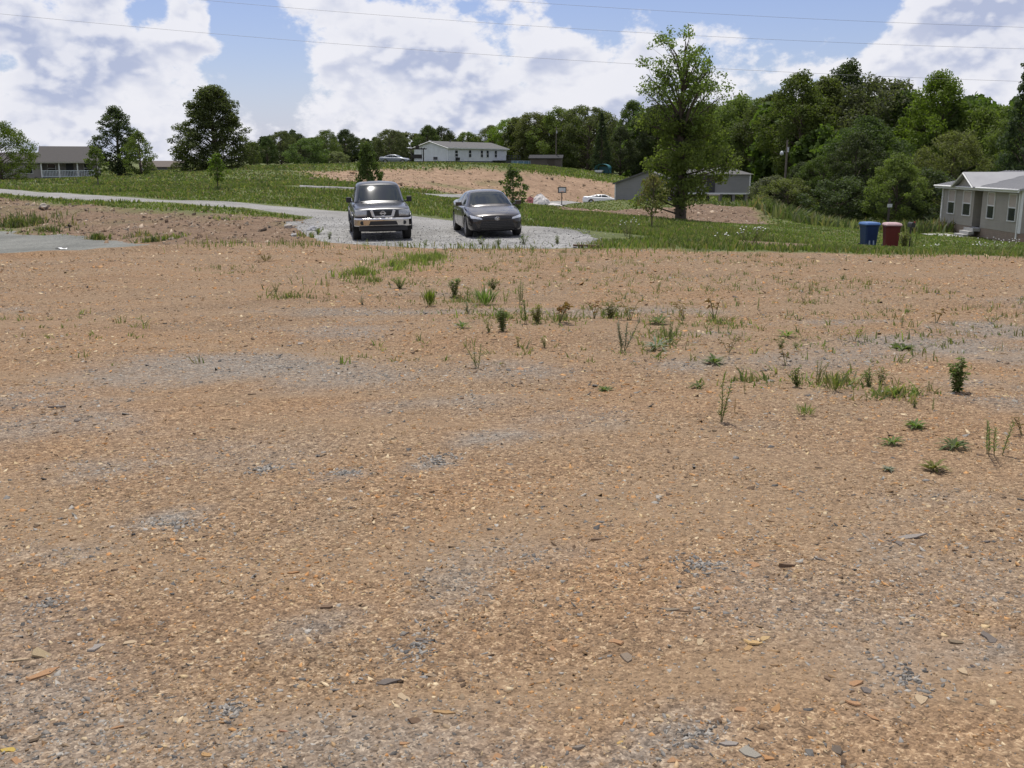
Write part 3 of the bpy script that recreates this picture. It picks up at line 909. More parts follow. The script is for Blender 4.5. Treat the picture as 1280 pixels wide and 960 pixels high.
chips('bank_rubble', px_[k], py_[k], rng.lognormal(math.log(.04), .5, k.sum()).clip(.02, .18), 0, GROUND, hgt=.5, pal=RUBP, sides=5, tilt=.4)
n = 7000
px_ = rng.uniform(3, 22, n); py_ = rng.uniform(54, 92, n)
k = (poly_sd(px_, py_, RUBBLE) + rng.normal(0, .6, n)) > 0
chips('bank_rubble', px_[k], py_[k], rng.lognormal(math.log(.05), .5, k.sum()).clip(.03, .22), 0, GROUND, hgt=.4, pal=RUBP * 1.25, sides=5, tilt=.4)
n = 5000
px_ = rng.uniform(-22, 26, n); py_ = rng.uniform(72, 142, n)
k = (poly_sd(px_, py_, ORANGE) + rng.normal(0, 1, n)) > 0
chips('clay_clods', px_[k], py_[k], rng.lognormal(math.log(.10), .5, k.sum()).clip(.05, .4), 0, GROUND, hgt=.5, pal=np.array([(.30, .20, .12), (.22, .15, .09), (.38, .28, .19), (.16, .115, .075)]), sides=5, tilt=.4)

# ------------------------------------------------------------------ grass (nobody could count it)
M_GRASS = tint_mat('grass_blade', .6, .42)
GREENS = np.array([(.105, .143, .036), (.135, .172, .046), (.085, .117, .032), (.165, .188, .062), (.20, .195, .085), (.12, .158, .040)])
DRY = np.array([(.30, .245, .13), (.24, .19, .10), (.20, .19, .08)])
WEEDY = np.array([(.095, .125, .045), (.125, .145, .065), (.075, .10, .035), (.155, .16, .085)])


def blades(name, x, y, hgt, wid, pal, label, dry=.06, lean=.5, kind='stuff', parent=None, zoff=0.0, vary=.18):
    n = len(x)
    z = H(x, y) - .02 + zoff
    a = rng.random(n) * 6.28
    dx, dy = np.cos(a), np.sin(a)
    h = hgt * rng.uniform(.55, 1.15, n); w = wid * rng.uniform(.7, 1.3, n)
    la = rng.random(n) * 6.28; ll = np.abs(rng.normal(0, lean, n)) * h
    lx, ly = np.cos(la) * ll, np.sin(la) * ll
    B0 = np.stack([x - dx * w / 2, y - dy * w / 2, z], -1); B1 = np.stack([x + dx * w / 2, y + dy * w / 2, z], -1)
    M1 = np.stack([x + dx * w * .36 + lx * .35, y + dy * w * .36 + ly * .35, z + h * .6], -1)
    M0 = np.stack([x - dx * w * .36 + lx * .35, y - dy * w * .36 + ly * .35, z + h * .6], -1)
    T = np.stack([x + lx, y + ly, z + h], -1)
    V = np.stack([B0, B1, M1, M0, T], 1).reshape(-1, 3)
    o = (np.arange(n) * 5)[:, None]
    me = np_mesh(name, V, [o + np.array([[0, 1, 2, 3]]), o + np.array([[3, 2, 4]])])
    tone = fbm(x * .35, y * .35, 131, 3)
    c = pal[rng.integers(0, len(pal), n)] * (1.12 + (tone - .5)[:, None] * .8) * rng.uniform(1 - vary, 1 + vary, (n, 1))
    d = rng.random(n) < dry
    c = np.where(d[:, None], DRY[rng.integers(0, len(DRY), n)], c)
    vcol(me, np.repeat(c, 5, 0))
    ob = obj(name, me, M_GRASS, parent)
    if kind:
        tag(ob, label, 'grass', kind=kind)
    return ob


def field(n, x0, x1, y0, y1):
    return rng.uniform(x0, x1, n), rng.uniform(y0, y1, n)


def off_road(x, y, more=0.0):
    r = np.array(road_pts); dpt = np.array(drive_pts)
    best = np.full(x.shape, 1e9)
    for P, half in ((r, 2.0), (dpt, 1.6)):
        for i in range(len(P) - 1):
            dx, dy = P[i + 1] - P[i]
            t = np.clip(((x - P[i, 0]) * dx + (y - P[i, 1]) * dy) / (dx * dx + dy * dy), 0, 1)
            best = np.minimum(best, np.hypot(x - P[i, 0] - t * dx, y - P[i, 1] - t * dy) - half)
    return best > more


def grassy(x, y, gap=.2):
    e = np.interp(x, LOT_EDGE_X, LOT_EDGE_Y) + (fbm(x * .9, y * .9, 51, 4) - .5) * 1.6
    k = (y > e + gap) & off_road(x, y, .1)
    for P, s in ((PAD, .1), (GLOT, .3), (BANK, .12), (ORANGE, 1.5), (RUBBLE, .5), (BARE, .1)):
        k &= (poly_sd(x, y, P) + rng.normal(0, s, x.shape)) < 0
    return k


x, y = field(15000, 3, 28, 62, 120); k = grassy(x, y); x, y = x[k], y[k]
blades('yard_grass', x, y, .13 + x * 0, .16 + x * 0, GREENS, 'rough yard grass in front of the trailer house and white coupe', dry=.15)
# right verge in front of the tall tree: long and lush
x, y = field(105000, 1, 34, 24, 62); k = grassy(x, y) & (np.abs(x) < y * .56 + 1); x, y = x[k], y[k]
tall = .08 + .20 * fbm(x * .4, y * .4, 141, 3)
k2 = (y < 44) | (rng.random(len(x)) < .5)
k2 &= ~((np.abs(x - y * .366) < 1.4) & (y > 33) & (y < 39.2) & (rng.random(len(x)) < .9))        # trodden in front of the bins
blades('verge_grass', x[k2], y[k2], tall[k2] * (1 - .45 * sstep(8, 13, x[k2])), .028 + .0008 * y[k2], GREENS, 'long green verge grass between the dirt lot and the tall tree', dry=.12)
# between the road and the driveway
x, y = field(72000, -34, 14, 36, 84); k = grassy(x, y) & (np.abs(x) < y * .56 + 1) & (x < 1 + (y - 36) * .3)
x, y = x[k], y[k]
blades('meadow_grass', x, y, .10 + .14 * fbm(x * .3, y * .3, 151, 3), .04 + .0009 * y, GREENS, 'green grass of the meadow strip behind the road', dry=.10)
# strip between the bank and the road on the left
x, y = field(60000, -40, -6, 33, 66)
r0 = np.array(road_pts)
ry = np.interp(x, r0[:, 0], r0[:, 1]) if r0[0, 0] < r0[-1, 0] else np.interp(x, r0[::-1, 0], r0[::-1, 1])
k = (y < ry) & grassy(x, y, .1); x, y = x[k], y[k]
blades('roadside_grass', x, y, .09 + x * 0, .05 + x * 0, GREENS * np.array([1.25, 1.3, 1.0]), 'short bright grass strip between the road and the dirt bank', dry=.04)
# left field and the hilltop
x, y = field(70000, -100, 10, 62, 175); k = grassy(x, y) & (np.abs(x) < y * .56 + 2) & ((x < -6) | (y > 120)); x, y = x[k], y[k]
blades('field_grass', x, y, .12 + .22 * fbm(x * .12, y * .12, 161, 3), .06 + .0014 * y, np.concatenate([GREENS, WEEDY]), 'rough grass of the far field and hilltop', dry=.14)
x, y = field(16000, 0, 46, 120, 175); k = grassy(x, y) & (x > -30); x, y = x[k], y[k]
blades('hill_grass', x, y, .25 + x * 0, .22 + x * 0, GREENS * 1.1, 'green grass crest above the bare clay slope', dry=.05)
# lawn and weeds by the house on the right
x, y = field(32000, 10, 46, 40, 100); k = grassy(x, y) & (np.abs(x) < y * .56 + 2) & (poly_sd(x, y, [(28.4, 55), (42, 55), (42, 71), (29, 71)]) < 0); x, y = x[k], y[k]
blades('lawn_grass', x, y, .10 + x * 0, .06 + x * 0, GREENS * np.array([1.1, 1.25, 1.0]), 'short green lawn in front of the grey house', dry=.02)
x, y = field(9000, 17, 34, 66, 100); k = grassy(x, y) & (fbm(x * .2, y * .2, 171, 3) > .35); x, y = x[k], y[k]
blades('rank_weeds', x, y, .9 + x * 0, .16 + x * 0, WEEDY, 'grey green rank weeds on the slope beside the wood', dry=.15, lean=.6)
# weeds on the left bank
x, y = field(30000, -30, -6, 28, 56)
k = (poly_sd(x, y, BANK) > -.3) & (fbm(x * .45, y * .45, 181, 3) > .74); x, y = x[k], y[k]
blades('bank_weeds', x, y, .22 + x * 0, .05 + x * 0, np.concatenate([WEEDY, DRY]), 'weeds scattered over the stony left bank', dry=.3, lean=.6)
for (u, D, rx_, ry_, n_, hh) in ((22, 42, 2.4, 1.5, 620, .34), (195, 31.2, 1.1, .3, 150, .22), (122, 33.8, .4, .3, 90, .28), (60, 38.5, 1.0, .6, 130, .24)):
    f = foot(u, D)
    a = rng.random(n_) * 6.28; r = np.abs(rng.normal(0, .5, n_))
    blades('bank_weeds', f.x + np.cos(a) * r * rx_, f.y + np.sin(a) * r * ry_, np.full(n_, hh), np.full(n_, .05), np.concatenate([WEEDY, WEEDY, GREENS * .8]), {22: 'broad shaggy weed clump at the left end of the bank', 195: 'long weed clump at the foot of the bank', 122: 'small round weed clump at the foot of the bank', 60: 'thin weed clump beside the broad one on the bank'}[u], dry=.2, lean=.55)
# thin ragged grass along the lot's far edge and the pad
x, y = field(16000, -9, 14, 22, 33)
e = np.interp(x, LOT_EDGE_X, LOT_EDGE_Y)
k = (np.abs(y - e + .1) < rng.gamma(1.6, .5, len(x))) & (fbm(x * .8, y * .8, 191, 3) > .47); x, y = x[k], y[k]
blades('edge_grass', x, y, .22 + x * 0, .022 + x * 0, GREENS, 'ragged tufts of grass along the far edge of the lot', dry=.2)
# the green grass patch in front of the pickup
def patch_pts(n, u, v, du, dv):
    a = rng.random(n) * 6.28; r = np.abs(rng.normal(0, .62, n))
    P = [on_lot(u + math.cos(q) * s * du, v + math.sin(q) * s * dv) for q, s in zip(a, r)]
    return np.array([p.x for p in P]), np.array([p.y for p in P])
xs, ys = [], []
for u, v, du, dv, n_ in ((525, 326, 30, 7, 1500), (490, 333, 34, 9, 1300), (455, 343, 34, 7, 500), (545, 322, 12, 4, 300), (420, 352, 30, 8, 260)):
    a_, b_ = patch_pts(n_, u, v, du, dv); xs.append(a_); ys.append(b_)
x, y = np.concatenate(xs), np.concatenate(ys)
k = fbm(x * 2.2, y * 1.6, 195, 3) + rng.normal(0, .06, len(x)) > .5
blades('grass_patch', x[k], y[k], .17 + 0 * x[k], .02 + 0 * x[k], GREENS * 1.2, 'patch of fresh green grass on the dirt in front of the pickup', dry=.06, lean=.5)
# sparse seedlings all over the mid lot
x, y = field(2600, -7, 13, 9, 27)
k = (np.abs(x) < y * .54) & (fbm(x * .35 + 3, y * .35, 201, 3) > .50 + .02 * np.abs(x - 1)); x, y = x[k], y[k]
cx = np.repeat(x, 6) + rng.normal(0, .03, len(x) * 6); cy = np.repeat(y, 6) + rng.normal(0, .03, len(x) * 6)
blades('weed_seedlings', cx, cy, np.repeat(rng.uniform(.03, .14, len(x)), 6), np.full(len(cx), .014), np.concatenate([WEEDY, GREENS, DRY * .8]), 'tiny weed seedlings sprinkled over the middle of the lot', dry=.2, lean=.9)

mx, my = [], []
for u, v, du, dv, n_ in ((575, 372, 80, 18, 330), (630, 395, 70, 16, 260), (470, 352, 70, 14, 300), (700, 398, 46, 12, 140), (770, 393, 40, 9, 120), (830, 420, 40, 18, 150), (1045, 478, 90, 12, 150), (985, 432, 50, 14, 120), (1120, 495, 50, 10, 200), (360, 372, 60, 8, 160), (900, 405, 60, 14, 140), (1080, 420, 90, 14, 180), (930, 470, 40, 14, 120)):
    a_, b_ = patch_pts(n_, u, v, du, dv); mx.append(a_); my.append(b_)
x, y = np.concatenate(mx), np.concatenate(my)
k = fbm(x * 1.9, y * 1.2, 211, 3) + rng.normal(0, .05, len(x)) > .47
x, y = np.repeat(x[k], 3), np.repeat(y[k], 3)
x, y = x + rng.normal(0, .03, len(x)), y + rng.normal(0, .03, len(x))
blades('weed_mat', x, y, np.full(len(x), .05) * rng.lognormal(0, .6, len(x)).clip(.4, 3), np.full(len(x), .018), np.concatenate([GREENS * 1.15, WEEDY, DRY * .8]), 'ragged mat of low weeds and dead stems in the middle of the lot', dry=.16, lean=.9)

# ------------------------------------------------------------------ weeds one can point at
M_STEM = mat('weed_stem', (.16, .15, .06), .7)
M_WL = leaf_mat('weed_leaf', (.11, .155, .038), (.15, .20, .05), (.20, .245, .075), .45)
M_WD = leaf_mat('weed_leaf_dark', (.095, .132, .045), (.13, .17, .058), (.17, .205, .082), .45)
M_WR = leaf_mat('weed_leaf_rusty', (.16, .07, .03), (.20, .12, .04), (.16, .17, .05), .3)
M_WY = leaf_mat('weed_leaf_yellow', (.15, .16, .03), (.19, .20, .04), (.24, .22, .06), .3)
M_WG = leaf_mat('weed_leaf_grey', (.13, .16, .10), (.19, .22, .15), (.25, .27, .20), .2)


def leaf_blade(b, p, d, ln, wd, droop=.25):
    d = d.normalized(); side = d.cross(Vector((0, 0, 1)))
    side = side.normalized() if side.length > .05 else Vector((1, 0, 0))
    m_ = p + d * ln * .5 + Vector((0, 0, ln * .06)); t_ = p + d * ln - Vector((0, 0, ln * droop))
    b.add([p, m_ + side * wd / 2, t_, m_ - side * wd / 2], [(0, 1, 2, 3)])


def weed(u, v, hpx, kind, label, leafm=None, wide=1.0, name='weed', nst=None, loc=None, hm=None, group='single weeds on the dirt lot'):
    p = on_lot(u, v) if loc is None else loc
    sc_ = (p - Vector((0, 0, EYE))).length / FPX
    h = hpx * sc_ if hm is None else hm
    t = thing(name, label, 'weed' if name == 'weed' else name.split('_')[-1], (p.x, p.y, Hs(p.x, p.y) - .004), random.uniform(0, 6.28), group)
    st, lf = MB(), MB()
    U = random.uniform
    if kind == 'stalk':
        for i in range(nst or 1):
            a = U(0, 6.28); r0 = h * .09 * (i > 0) * wide
            top = Vector((math.cos(a) * h * .22 * wide * (nst or 1 > 1) * U(.3, 1), math.sin(a) * h * .2 * wide * U(.2, 1), h * U(.78, 1)))
            b0 = Vector((math.cos(a) * r0, math.sin(a) * r0, -.01))
            st.tube([b0, b0.lerp(top, .5) + Vector((U(-1, 1), U(-1, 1), 0)) * h * .02, top], [h * .014, h * .011, h * .005], 5)
            nl = 38
            for j in range(nl):
                f = .16 + .84 * j / nl
                q = b0.lerp(top, f); aa = j * 2.4 + U(-.4, .4)
                leaf_blade(lf, q, Vector((math.cos(aa), math.sin(aa), U(.5, 1.3))), h * U(.10, .18) * (1.15 - .5 * f), h * .032, .05)
    elif kind == 'tuft':
        for i in range(nst or 60):
            a = U(0, 6.28); r0 = h * .35 * wide * U(0, 1)
            b0 = Vector((math.cos(a) * r0, math.sin(a) * r0, 0)); d = Vector((math.cos(a) * U(.1, .9) * wide, math.sin(a) * U(.1, .9) * wide, 1))
            leaf_blade(lf, b0, d, h * U(.6, 1.1), h * .05, .12)
        st.tube([(0, 0, -.01), (0, 0, h * .15)], h * .05, 6)
    elif kind == 'rosette':
        for i in range(nst or 26):
            a = i * 2.4 + U(-.3, .3)
            leaf_blade(lf, Vector((0, 0, .006 + h * .2 * U(0, 1))), Vector((math.cos(a), math.sin(a), U(.05, .7))), h * U(.8, 1.5) * wide, h * .30, .15)
        st.tube([(0, 0, -.01), (0, 0, h * .25)], h * .05, 6)
    elif kind == 'bush':
        for i in range(nst or 14):
            a = U(0, 6.28); f = U(.2, 1)
            top = Vector((math.cos(a) * h * .30 * wide * f, math.sin(a) * h * .30 * wide * f, h * (1.02 - .45 * f)))
            st.tube([(0, 0, -.01), top * .5 + Vector((0, 0, h * .06)), top], [h * .02, h * .012, h * .006], 5)
            for j in range(22):
                q = top * U(.06, 1.04); aa = U(0, 6.28)
                leaf_blade(lf, q, Vector((math.cos(aa), math.sin(aa), U(-.1, .8))), h * U(.10, .2), h * .065, .25)
    elif kind == 'sprig':
        for i in range(nst or 3):
            a = U(0, 6.28)
            top = Vector((math.cos(a) * h * .45 * wide, math.sin(a) * h * .45 * wide, h * U(.7, 1)))
            st.tube([(0, 0, -.01), top * .5 + Vector((0, 0, h * .08)), top], [h * .022, h * .016, h * .008], 5)
            for j in range(7):
                q = top * U(.5, 1.0); aa = U(0, 6.28)
                leaf_blade(lf, q, Vector((math.cos(aa), math.sin(aa), U(-.2, .6))), h * U(.18, .32), h * .13, .3)
    st.build('stem', M_STEM, t)
    lf.build('leaves', leafm or M_WL, t)
    return t


W = weed
W(598, 461, 34, 'stalk', 'pair of upright leafy stems alone in front of the weed patch at centre', M_WL, 1.2, nst=3)
W(902, 526, 56, 'stalk', 'tall narrow single weed with feathery leaves standing alone right of centre', M_WD, .6, nst=2)
W(1197, 491, 46, 'bush', 'dense dark green bushy weed near the right edge of the lot', M_WD, .8)
W(1008, 518, 18, 'tuft', 'low round tuft of bright green grass right of centre', M_WL, 1.7, name='grass_tuft')
W(1243, 569, 46, 'stalk', 'pale straggly weed with several bare stems by the right edge', M_WL, 1.8, nst=4)
W(1193, 561, 14, 'rosette', 'flat dark rosette weed left of the pale straggly weed', M_WD, 1.3)
W(1166, 592, 14, 'rosette', 'nearest brownish green rosette weed at lower right', M_WY, 1.2)
W(1115, 555, 12, 'rosette', 'small dark star-shaped rosette, the left one of two in line', M_WD, 1.2)
W(1144, 535, 12, 'rosette', 'small dark rosette behind the star-shaped one', M_WD, 1.1)
W(1110, 594, 8, 'rosette', 'tiny greyish rosette left of the brownish one', M_WG, 1.0)
W(996, 485, 28, 'bush', 'leftmost leafy weed of the row right of centre', M_WL, 1.4, nst=7)
W(1021, 481, 30, 'stalk', 'slender weed second in the row right of centre', M_WL, .9, nst=3)
W(1044, 488, 30, 'tuft', 'sparse dry grass clump in the middle of the row right of centre', leaf_mat('dry_blade', (.16, .13, .07), (.12, .13, .05), (.10, .13, .04)), 1.2, name='grass_tuft', nst=40)
W(1062, 486, 22, 'stalk', 'short green weed right of the dry grass clump', M_WL, 1.2, nst=3)
W(1086, 484, 26, 'bush', 'leafy weed with curled tips near the right end of the row', M_WD, 1.2, nst=6)
W(1101, 480, 22, 'bush', 'bushy weed at the right end of the row', M_WD, 1.3, nst=7)
W(1162, 491, 16, 'stalk', 'thin yellowish weed left of the dense bushy one', M_WY, 1.4, nst=3)
W(1143, 510, 14, 'bush', 'small two-tone weed in front of the row at right', M_WL, 1.2, nst=6)
W(1166, 513, 18, 'stalk', 'short upright weed beside the two-tone one at right', M_WD, .7, nst=2)
W(931, 492, 20, 'stalk', 'small leaning yellow green weed right of the tall narrow one', M_WY, 1.5, nst=1)
W(918, 516, 22, 'stalk', 'thin reddish dead stalk beside the tall narrow weed', M_WR, .3, nst=1)
W(756, 485, 9, 'rosette', 'small dark rosette on the bare dirt at centre right', M_WD, 1.2)
W(872, 484, 9, 'rosette', 'small pale rosette left of the tall narrow weed', M_WL, 1.2)
W(537, 381, 28, 'tuft', 'upright bright grass tuft at the left end of the weed patch', M_WL, .6, name='grass_tuft')
W(568, 370, 26, 'bush', 'broad green weed next to the left grass tuft', M_WL, 1.5)
W(606, 379, 28, 'tuft', 'widest grass tuft in the middle of the weed patch', M_WL, 1.1, name='grass_tuft', nst=110)
W(617, 362, 16, 'bush', 'dark leafy weed just behind the widest grass tuft', M_WD, 1.8)
W(585, 388, 20, 'bush', 'thin greyish weed in front of the widest grass tuft', M_WG, 1.2, nst=5)
W(632, 378, 22, 'stalk', 'slim weed right of the widest grass tuft', M_WL, .8, nst=2)
W(651, 379, 30, 'stalk', 'tall slim weed with pale stems behind the bright yellow one', M_WL, .7, nst=3)
W(628, 416, 30, 'bush', 'dark bottomed weed with bright yellow green top at centre', M_WL, .9)
W(658, 405, 36, 'stalk', 'tall dark single spike in the middle of the weed patch', M_WD, .6, nst=2)
W(672, 404, 26, 'bush', 'yellowish leafy weed right of the dark spike', M_WY, 1.3)
W(699, 403, 32, 'sprig', 'rusty leaved sprig at the right end of the middle weed patch', M_WR, 1.1, nst=5)
W(611, 418, 20, 'bush', 'sparse brownish weed left of the dark bottomed one', M_WY, 1.2, nst=5)
W(577, 411, 7, 'rosette', 'low mat of green leaves left of the middle weeds', M_WL, 2.0)
W(453, 380, 12, 'bush', 'small grey green weed at the left of the patch', M_WG, 1.6, nst=6)
W(500, 361, 18, 'bush', 'low spreading weed below the fresh grass patch', M_WL, 2.2)
W(648, 432, 16, 'bush', 'brownish sprawling weed in front of the yellowish leafy one', M_WY, 1.4, nst=4)
W(681, 432, 18, 'bush', 'small curling green weed in front of the rusty sprig', M_WL, 1.0, nst=4)
W(763, 396, 24, 'bush', 'yellow green weed clump right of the middle patch', M_WY, 1.7)
W(743, 396, 24, 'sprig', 'brown stalk with few leaves left of the yellow green clump', M_WR, .7)
W(788, 400, 26, 'sprig', 'reddish sprig right of the yellow green clump', M_WR, 1.1)
W(780, 438, 44, 'stalk', 'pale wispy weed left of the white leaved mat', M_WG, .6, nst=4)
W(820, 436, 12, 'rosette', 'silvery white leaved mat of weed right of centre', M_WG, 1.8)
W(835, 428, 36, 'stalk', 'upright green weed behind the silvery mat', M_WL, 1.0, nst=4)
W(823, 405, 12, 'rosette', 'dark blue green rosette behind the upright green weed', M_WD, 1.3)
W(855, 398, 22, 'sprig', 'drooping red brown leaved sprig right of centre', M_WR, 1.3, nst=4)
W(893, 398, 28, 'sprig', 'slim rusty sprig standing right of the drooping one', M_WR, .6)
W(911, 440, 20, 'sprig', 'sprawling rusty sprig above the tall narrow weed', M_WR, 1.4, nst=4)
W(893, 454, 12, 'rosette', 'green rosette just behind the tall narrow weed', M_WL, 1.4)
W(947, 386, 16, 'stalk', 'small lone green weed far out on the right half', M_WL, .9, nst=2)
W(976, 433, 18, 'bush', 'small leafy weed above the row at right', M_WL, 1.3, nst=6)
W(984, 419, 8, 'rosette', 'little flat green rosette above the row at right', M_WL, 1.8)
W(995, 431, 10, 'bush', 'low bright weed touching the small leafy one', M_WL, 1.8, nst=6)
W(982, 455, 22, 'sprig', 'brown tinted sprig between the leafy weeds at right', M_WR, 1.2)
W(1128, 434, 16, 'rosette', 'lone green weed on the grey streak at right', M_WL, .9)
W(1128, 408, 14, 'stalk', 'thin upright weed at the back of the grey streak', M_WD, .8, nst=2)
W(1068, 424, 18, 'sprig', 'yellow leaved sprig on the grey streak', M_WY, 1.2)
W(1170, 404, 20, 'sprig', 'orange leaved sprig near the back right of the lot', M_WR, 1.0)
W(1278, 545, 24, 'sprig', 'reddish sprig cut by the right edge of the picture', M_WR, 1.0)
W(332, 326, 14, 'tuft', 'tussock of dead brown grass left of the pickup', leaf_mat('dead_blade', (.20, .15, .08), (.15, .105, .055), (.25, .19, .10)), 1.6, name='grass_tuft')
W(410, 368, 14, 'stalk', 'thin dead weed stalk left of the grass patch', M_WR, .5, nst=1)
W(345, 366, 14, 'bush', 'straggly pale weed on the left half of the lot', M_WY, 2.0, nst=5)
W(735, 330, 12, 'stalk', 'tiny green weed below the board at the pad corner', M_WL, 1.0, nst=2)
W(418, 288, 12, 'bush', 'green weed beside the pickup front wheel on gravel', M_WL, 1.2, nst=7, loc=foot(412, 32))
W(398, 285, 12, 'bush', 'weed on the gravel pad at its left corner', M_WL, 1.2, nst=7, loc=foot(398, 34))
for i, (u, D, hh, l) in enumerate(((601, 28.6, .3, 'weed in front of the sedan bumper at its left'), (623, 28.2, .28, 'tufty weed in front of the middle of the sedan'), (655, 28.4, .36, 'taller weed off the right front corner of the sedan'), (697, 28.6, .3, 'weed on the gravel between sedan and verge'), (532, 28.2, .22, 'small weed on gravel right of the pickup'), (500, 28.0, .2, 'small weed in front of the pickup bumper'))):
    W(0, 0, 0, 'bush', l, M_WL, 1.4, nst=8, loc=foot(u, D), hm=hh, group='weeds on the gravel pad')


def flowers(loc, h, label, n=26, spread=.5):
    n = int(n * .6)
    t = thing('wildflower', label, 'wildflower', loc, 0, 'white wildflowers in the verge')
    st, fl, lf = MB(), MB(), MB()
    for i in range(n):
        a = random.uniform(0, 6.28); r = spread * math.sqrt(random.random())
        tp = Vector((math.cos(a) * r, math.sin(a) * r * .6, h * random.uniform(.6, 1.05)))
        st.tube([tp * .35 * Vector((1, 1, 0)), tp], .006, 4)
        fl.tube([tp, tp + Vector((0, 0, .02))], [.022 * random.uniform(.6, 1.4), .012], 6)
        for j in range(4):
            aa = random.uniform(0, 6.28)
            leaf_blade(lf, tp * random.uniform(.3, .8), Vector((math.cos(aa), math.sin(aa), .5)), .14, .03)
    st.build('stem', M_STEM, t); lf.build('leaves', M_WL, t)
    fl.build('flower_heads', mat('petal_white', (.78, .77, .72), .7), t)['kind'] = 'stuff'


flowers(foot(938, 30), .5, 'clump of white wildflowers in the verge below the big tree', 40, .45)
flowers(foot(905, 29), .35, 'few white wildflowers left of the big white clump', 14, .3)
flowers(foot(1250, 38), .55, 'white wildflowers on the lawn edge before the grey house', 46, .9)
flowers(foot(1222, 37), .4, 'smaller spray of white wildflowers left of the house corner', 20, .4)
flowers(foot(1165, 33), .2, 'low white wildflowers near the lot edge left of the house', 10, .3)
flowers(foot(785, 33), .6, 'tall pale wildflowers at the foot of the pinkish sapling', 24, .4)

# ------------------------------------------------------------------ trees
M_BARK = mat('bark', (.085, .065, .048), .9, var=.3, scale=3, bump=.8, bscale=14)
M_BARKG = mat('bark_grey', (.13, .115, .095), .9, var=.3, scale=3, bump=.8, bscale=14)
L_MID = leaf_mat('leaf_mid', (.070, .100, .028), (.102, .140, .038), (.140, .178, .050), .46)
L_LIGHT = leaf_mat('leaf_light', (.095, .130, .030), (.135, .176, .040), (.175, .220, .055), .48)
L_DARK = leaf_mat('leaf_dark', (.042, .062, .026), (.062, .086, .033), (.088, .116, .044), .42)
L_OLIVE = leaf_mat('leaf_olive', (.088, .100, .042), (.122, .136, .058), (.165, .175, .082), .46)
L_SPRING = leaf_mat('leaf_spring', (.100, .140, .028), (.140, .186, .036), (.18, .225, .052), .48)
L_PALE = leaf_mat('leaf_pale', (.115, .13, .07), (.16, .175, .10), (.22, .225, .145), .42)
L_PINK = leaf_mat('leaf_new', (.20, .16, .08), (.17, .18, .065), (.13, .17, .045), .45)


def leaf_mesh(name, centres, radii, per, size, flat=.75, up=.35):
    """leaf-sized faces spread through clumps"""
    n = len(centres)
    cnt = np.maximum((per * (radii / radii.mean()) ** 1.6).astype(int), 4)
    ci = np.repeat(np.arange(n), cnt)
    N_ = len(ci)
    d = rng.normal(size=(N_, 3)); d /= np.linalg.norm(d, axis=1)[:, None]
    rr = rng.random(N_) ** .45
    P = centres[ci] + d * (rr * radii[ci])[:, None] * np.array([1, 1, flat])
    nrm = d * .7 + rng.normal(size=(N_, 3)) * .8 + np.array([0, 0, up])
    nrm /= np.linalg.norm(nrm, axis=1)[:, None]
    a = np.cross(nrm, rng.normal(size=(N_, 3))); a /= np.linalg.norm(a, axis=1)[:, None] + 1e-9
    b = np.cross(nrm, a)
    s = size * rng.uniform(.6, 1.35, N_)[:, None]
    V = np.stack([P + a * s * .62, P + b * s * .36 + nrm * s * .08, P - a * s * .62, P - b * s * .36 + nrm * s * .08], 1).reshape(-1, 3)
    F = (np.arange(N_) * 4)[:, None] + np.arange(4)[None]
    return np_mesh(name, V, F)


def limb_mesh(name, trunk_pts, trunk_r, limbs):
    b = MB()
    b.tube(trunk_pts, trunk_r, 9)
    for pts, r in limbs:
        b.tube(pts, r, 5, cap=False)
    return b.mesh(name)


PROFILES = {
    'round': lambda f: math.sqrt(max(1 - (2 * f - 1) ** 2, .02)) ** .9,
    'oval': lambda f: (math.sin(math.pi * min(max(f, .02), .985) ** .8)) ** .7,
    'cone': lambda f: max(1.02 - f, .04) ** .85 * (1 if f > .06 else .6),
    'broad': lambda f: (math.sin(math.pi * (.12 + .86 * f))) ** .55,
    'pear': lambda f: max(1 - f, .03) ** .52 * min(1, .62 + f * 3.2),
    'column': lambda f: (math.sin(math.pi * (.06 + .92 * f))) ** .45,
}


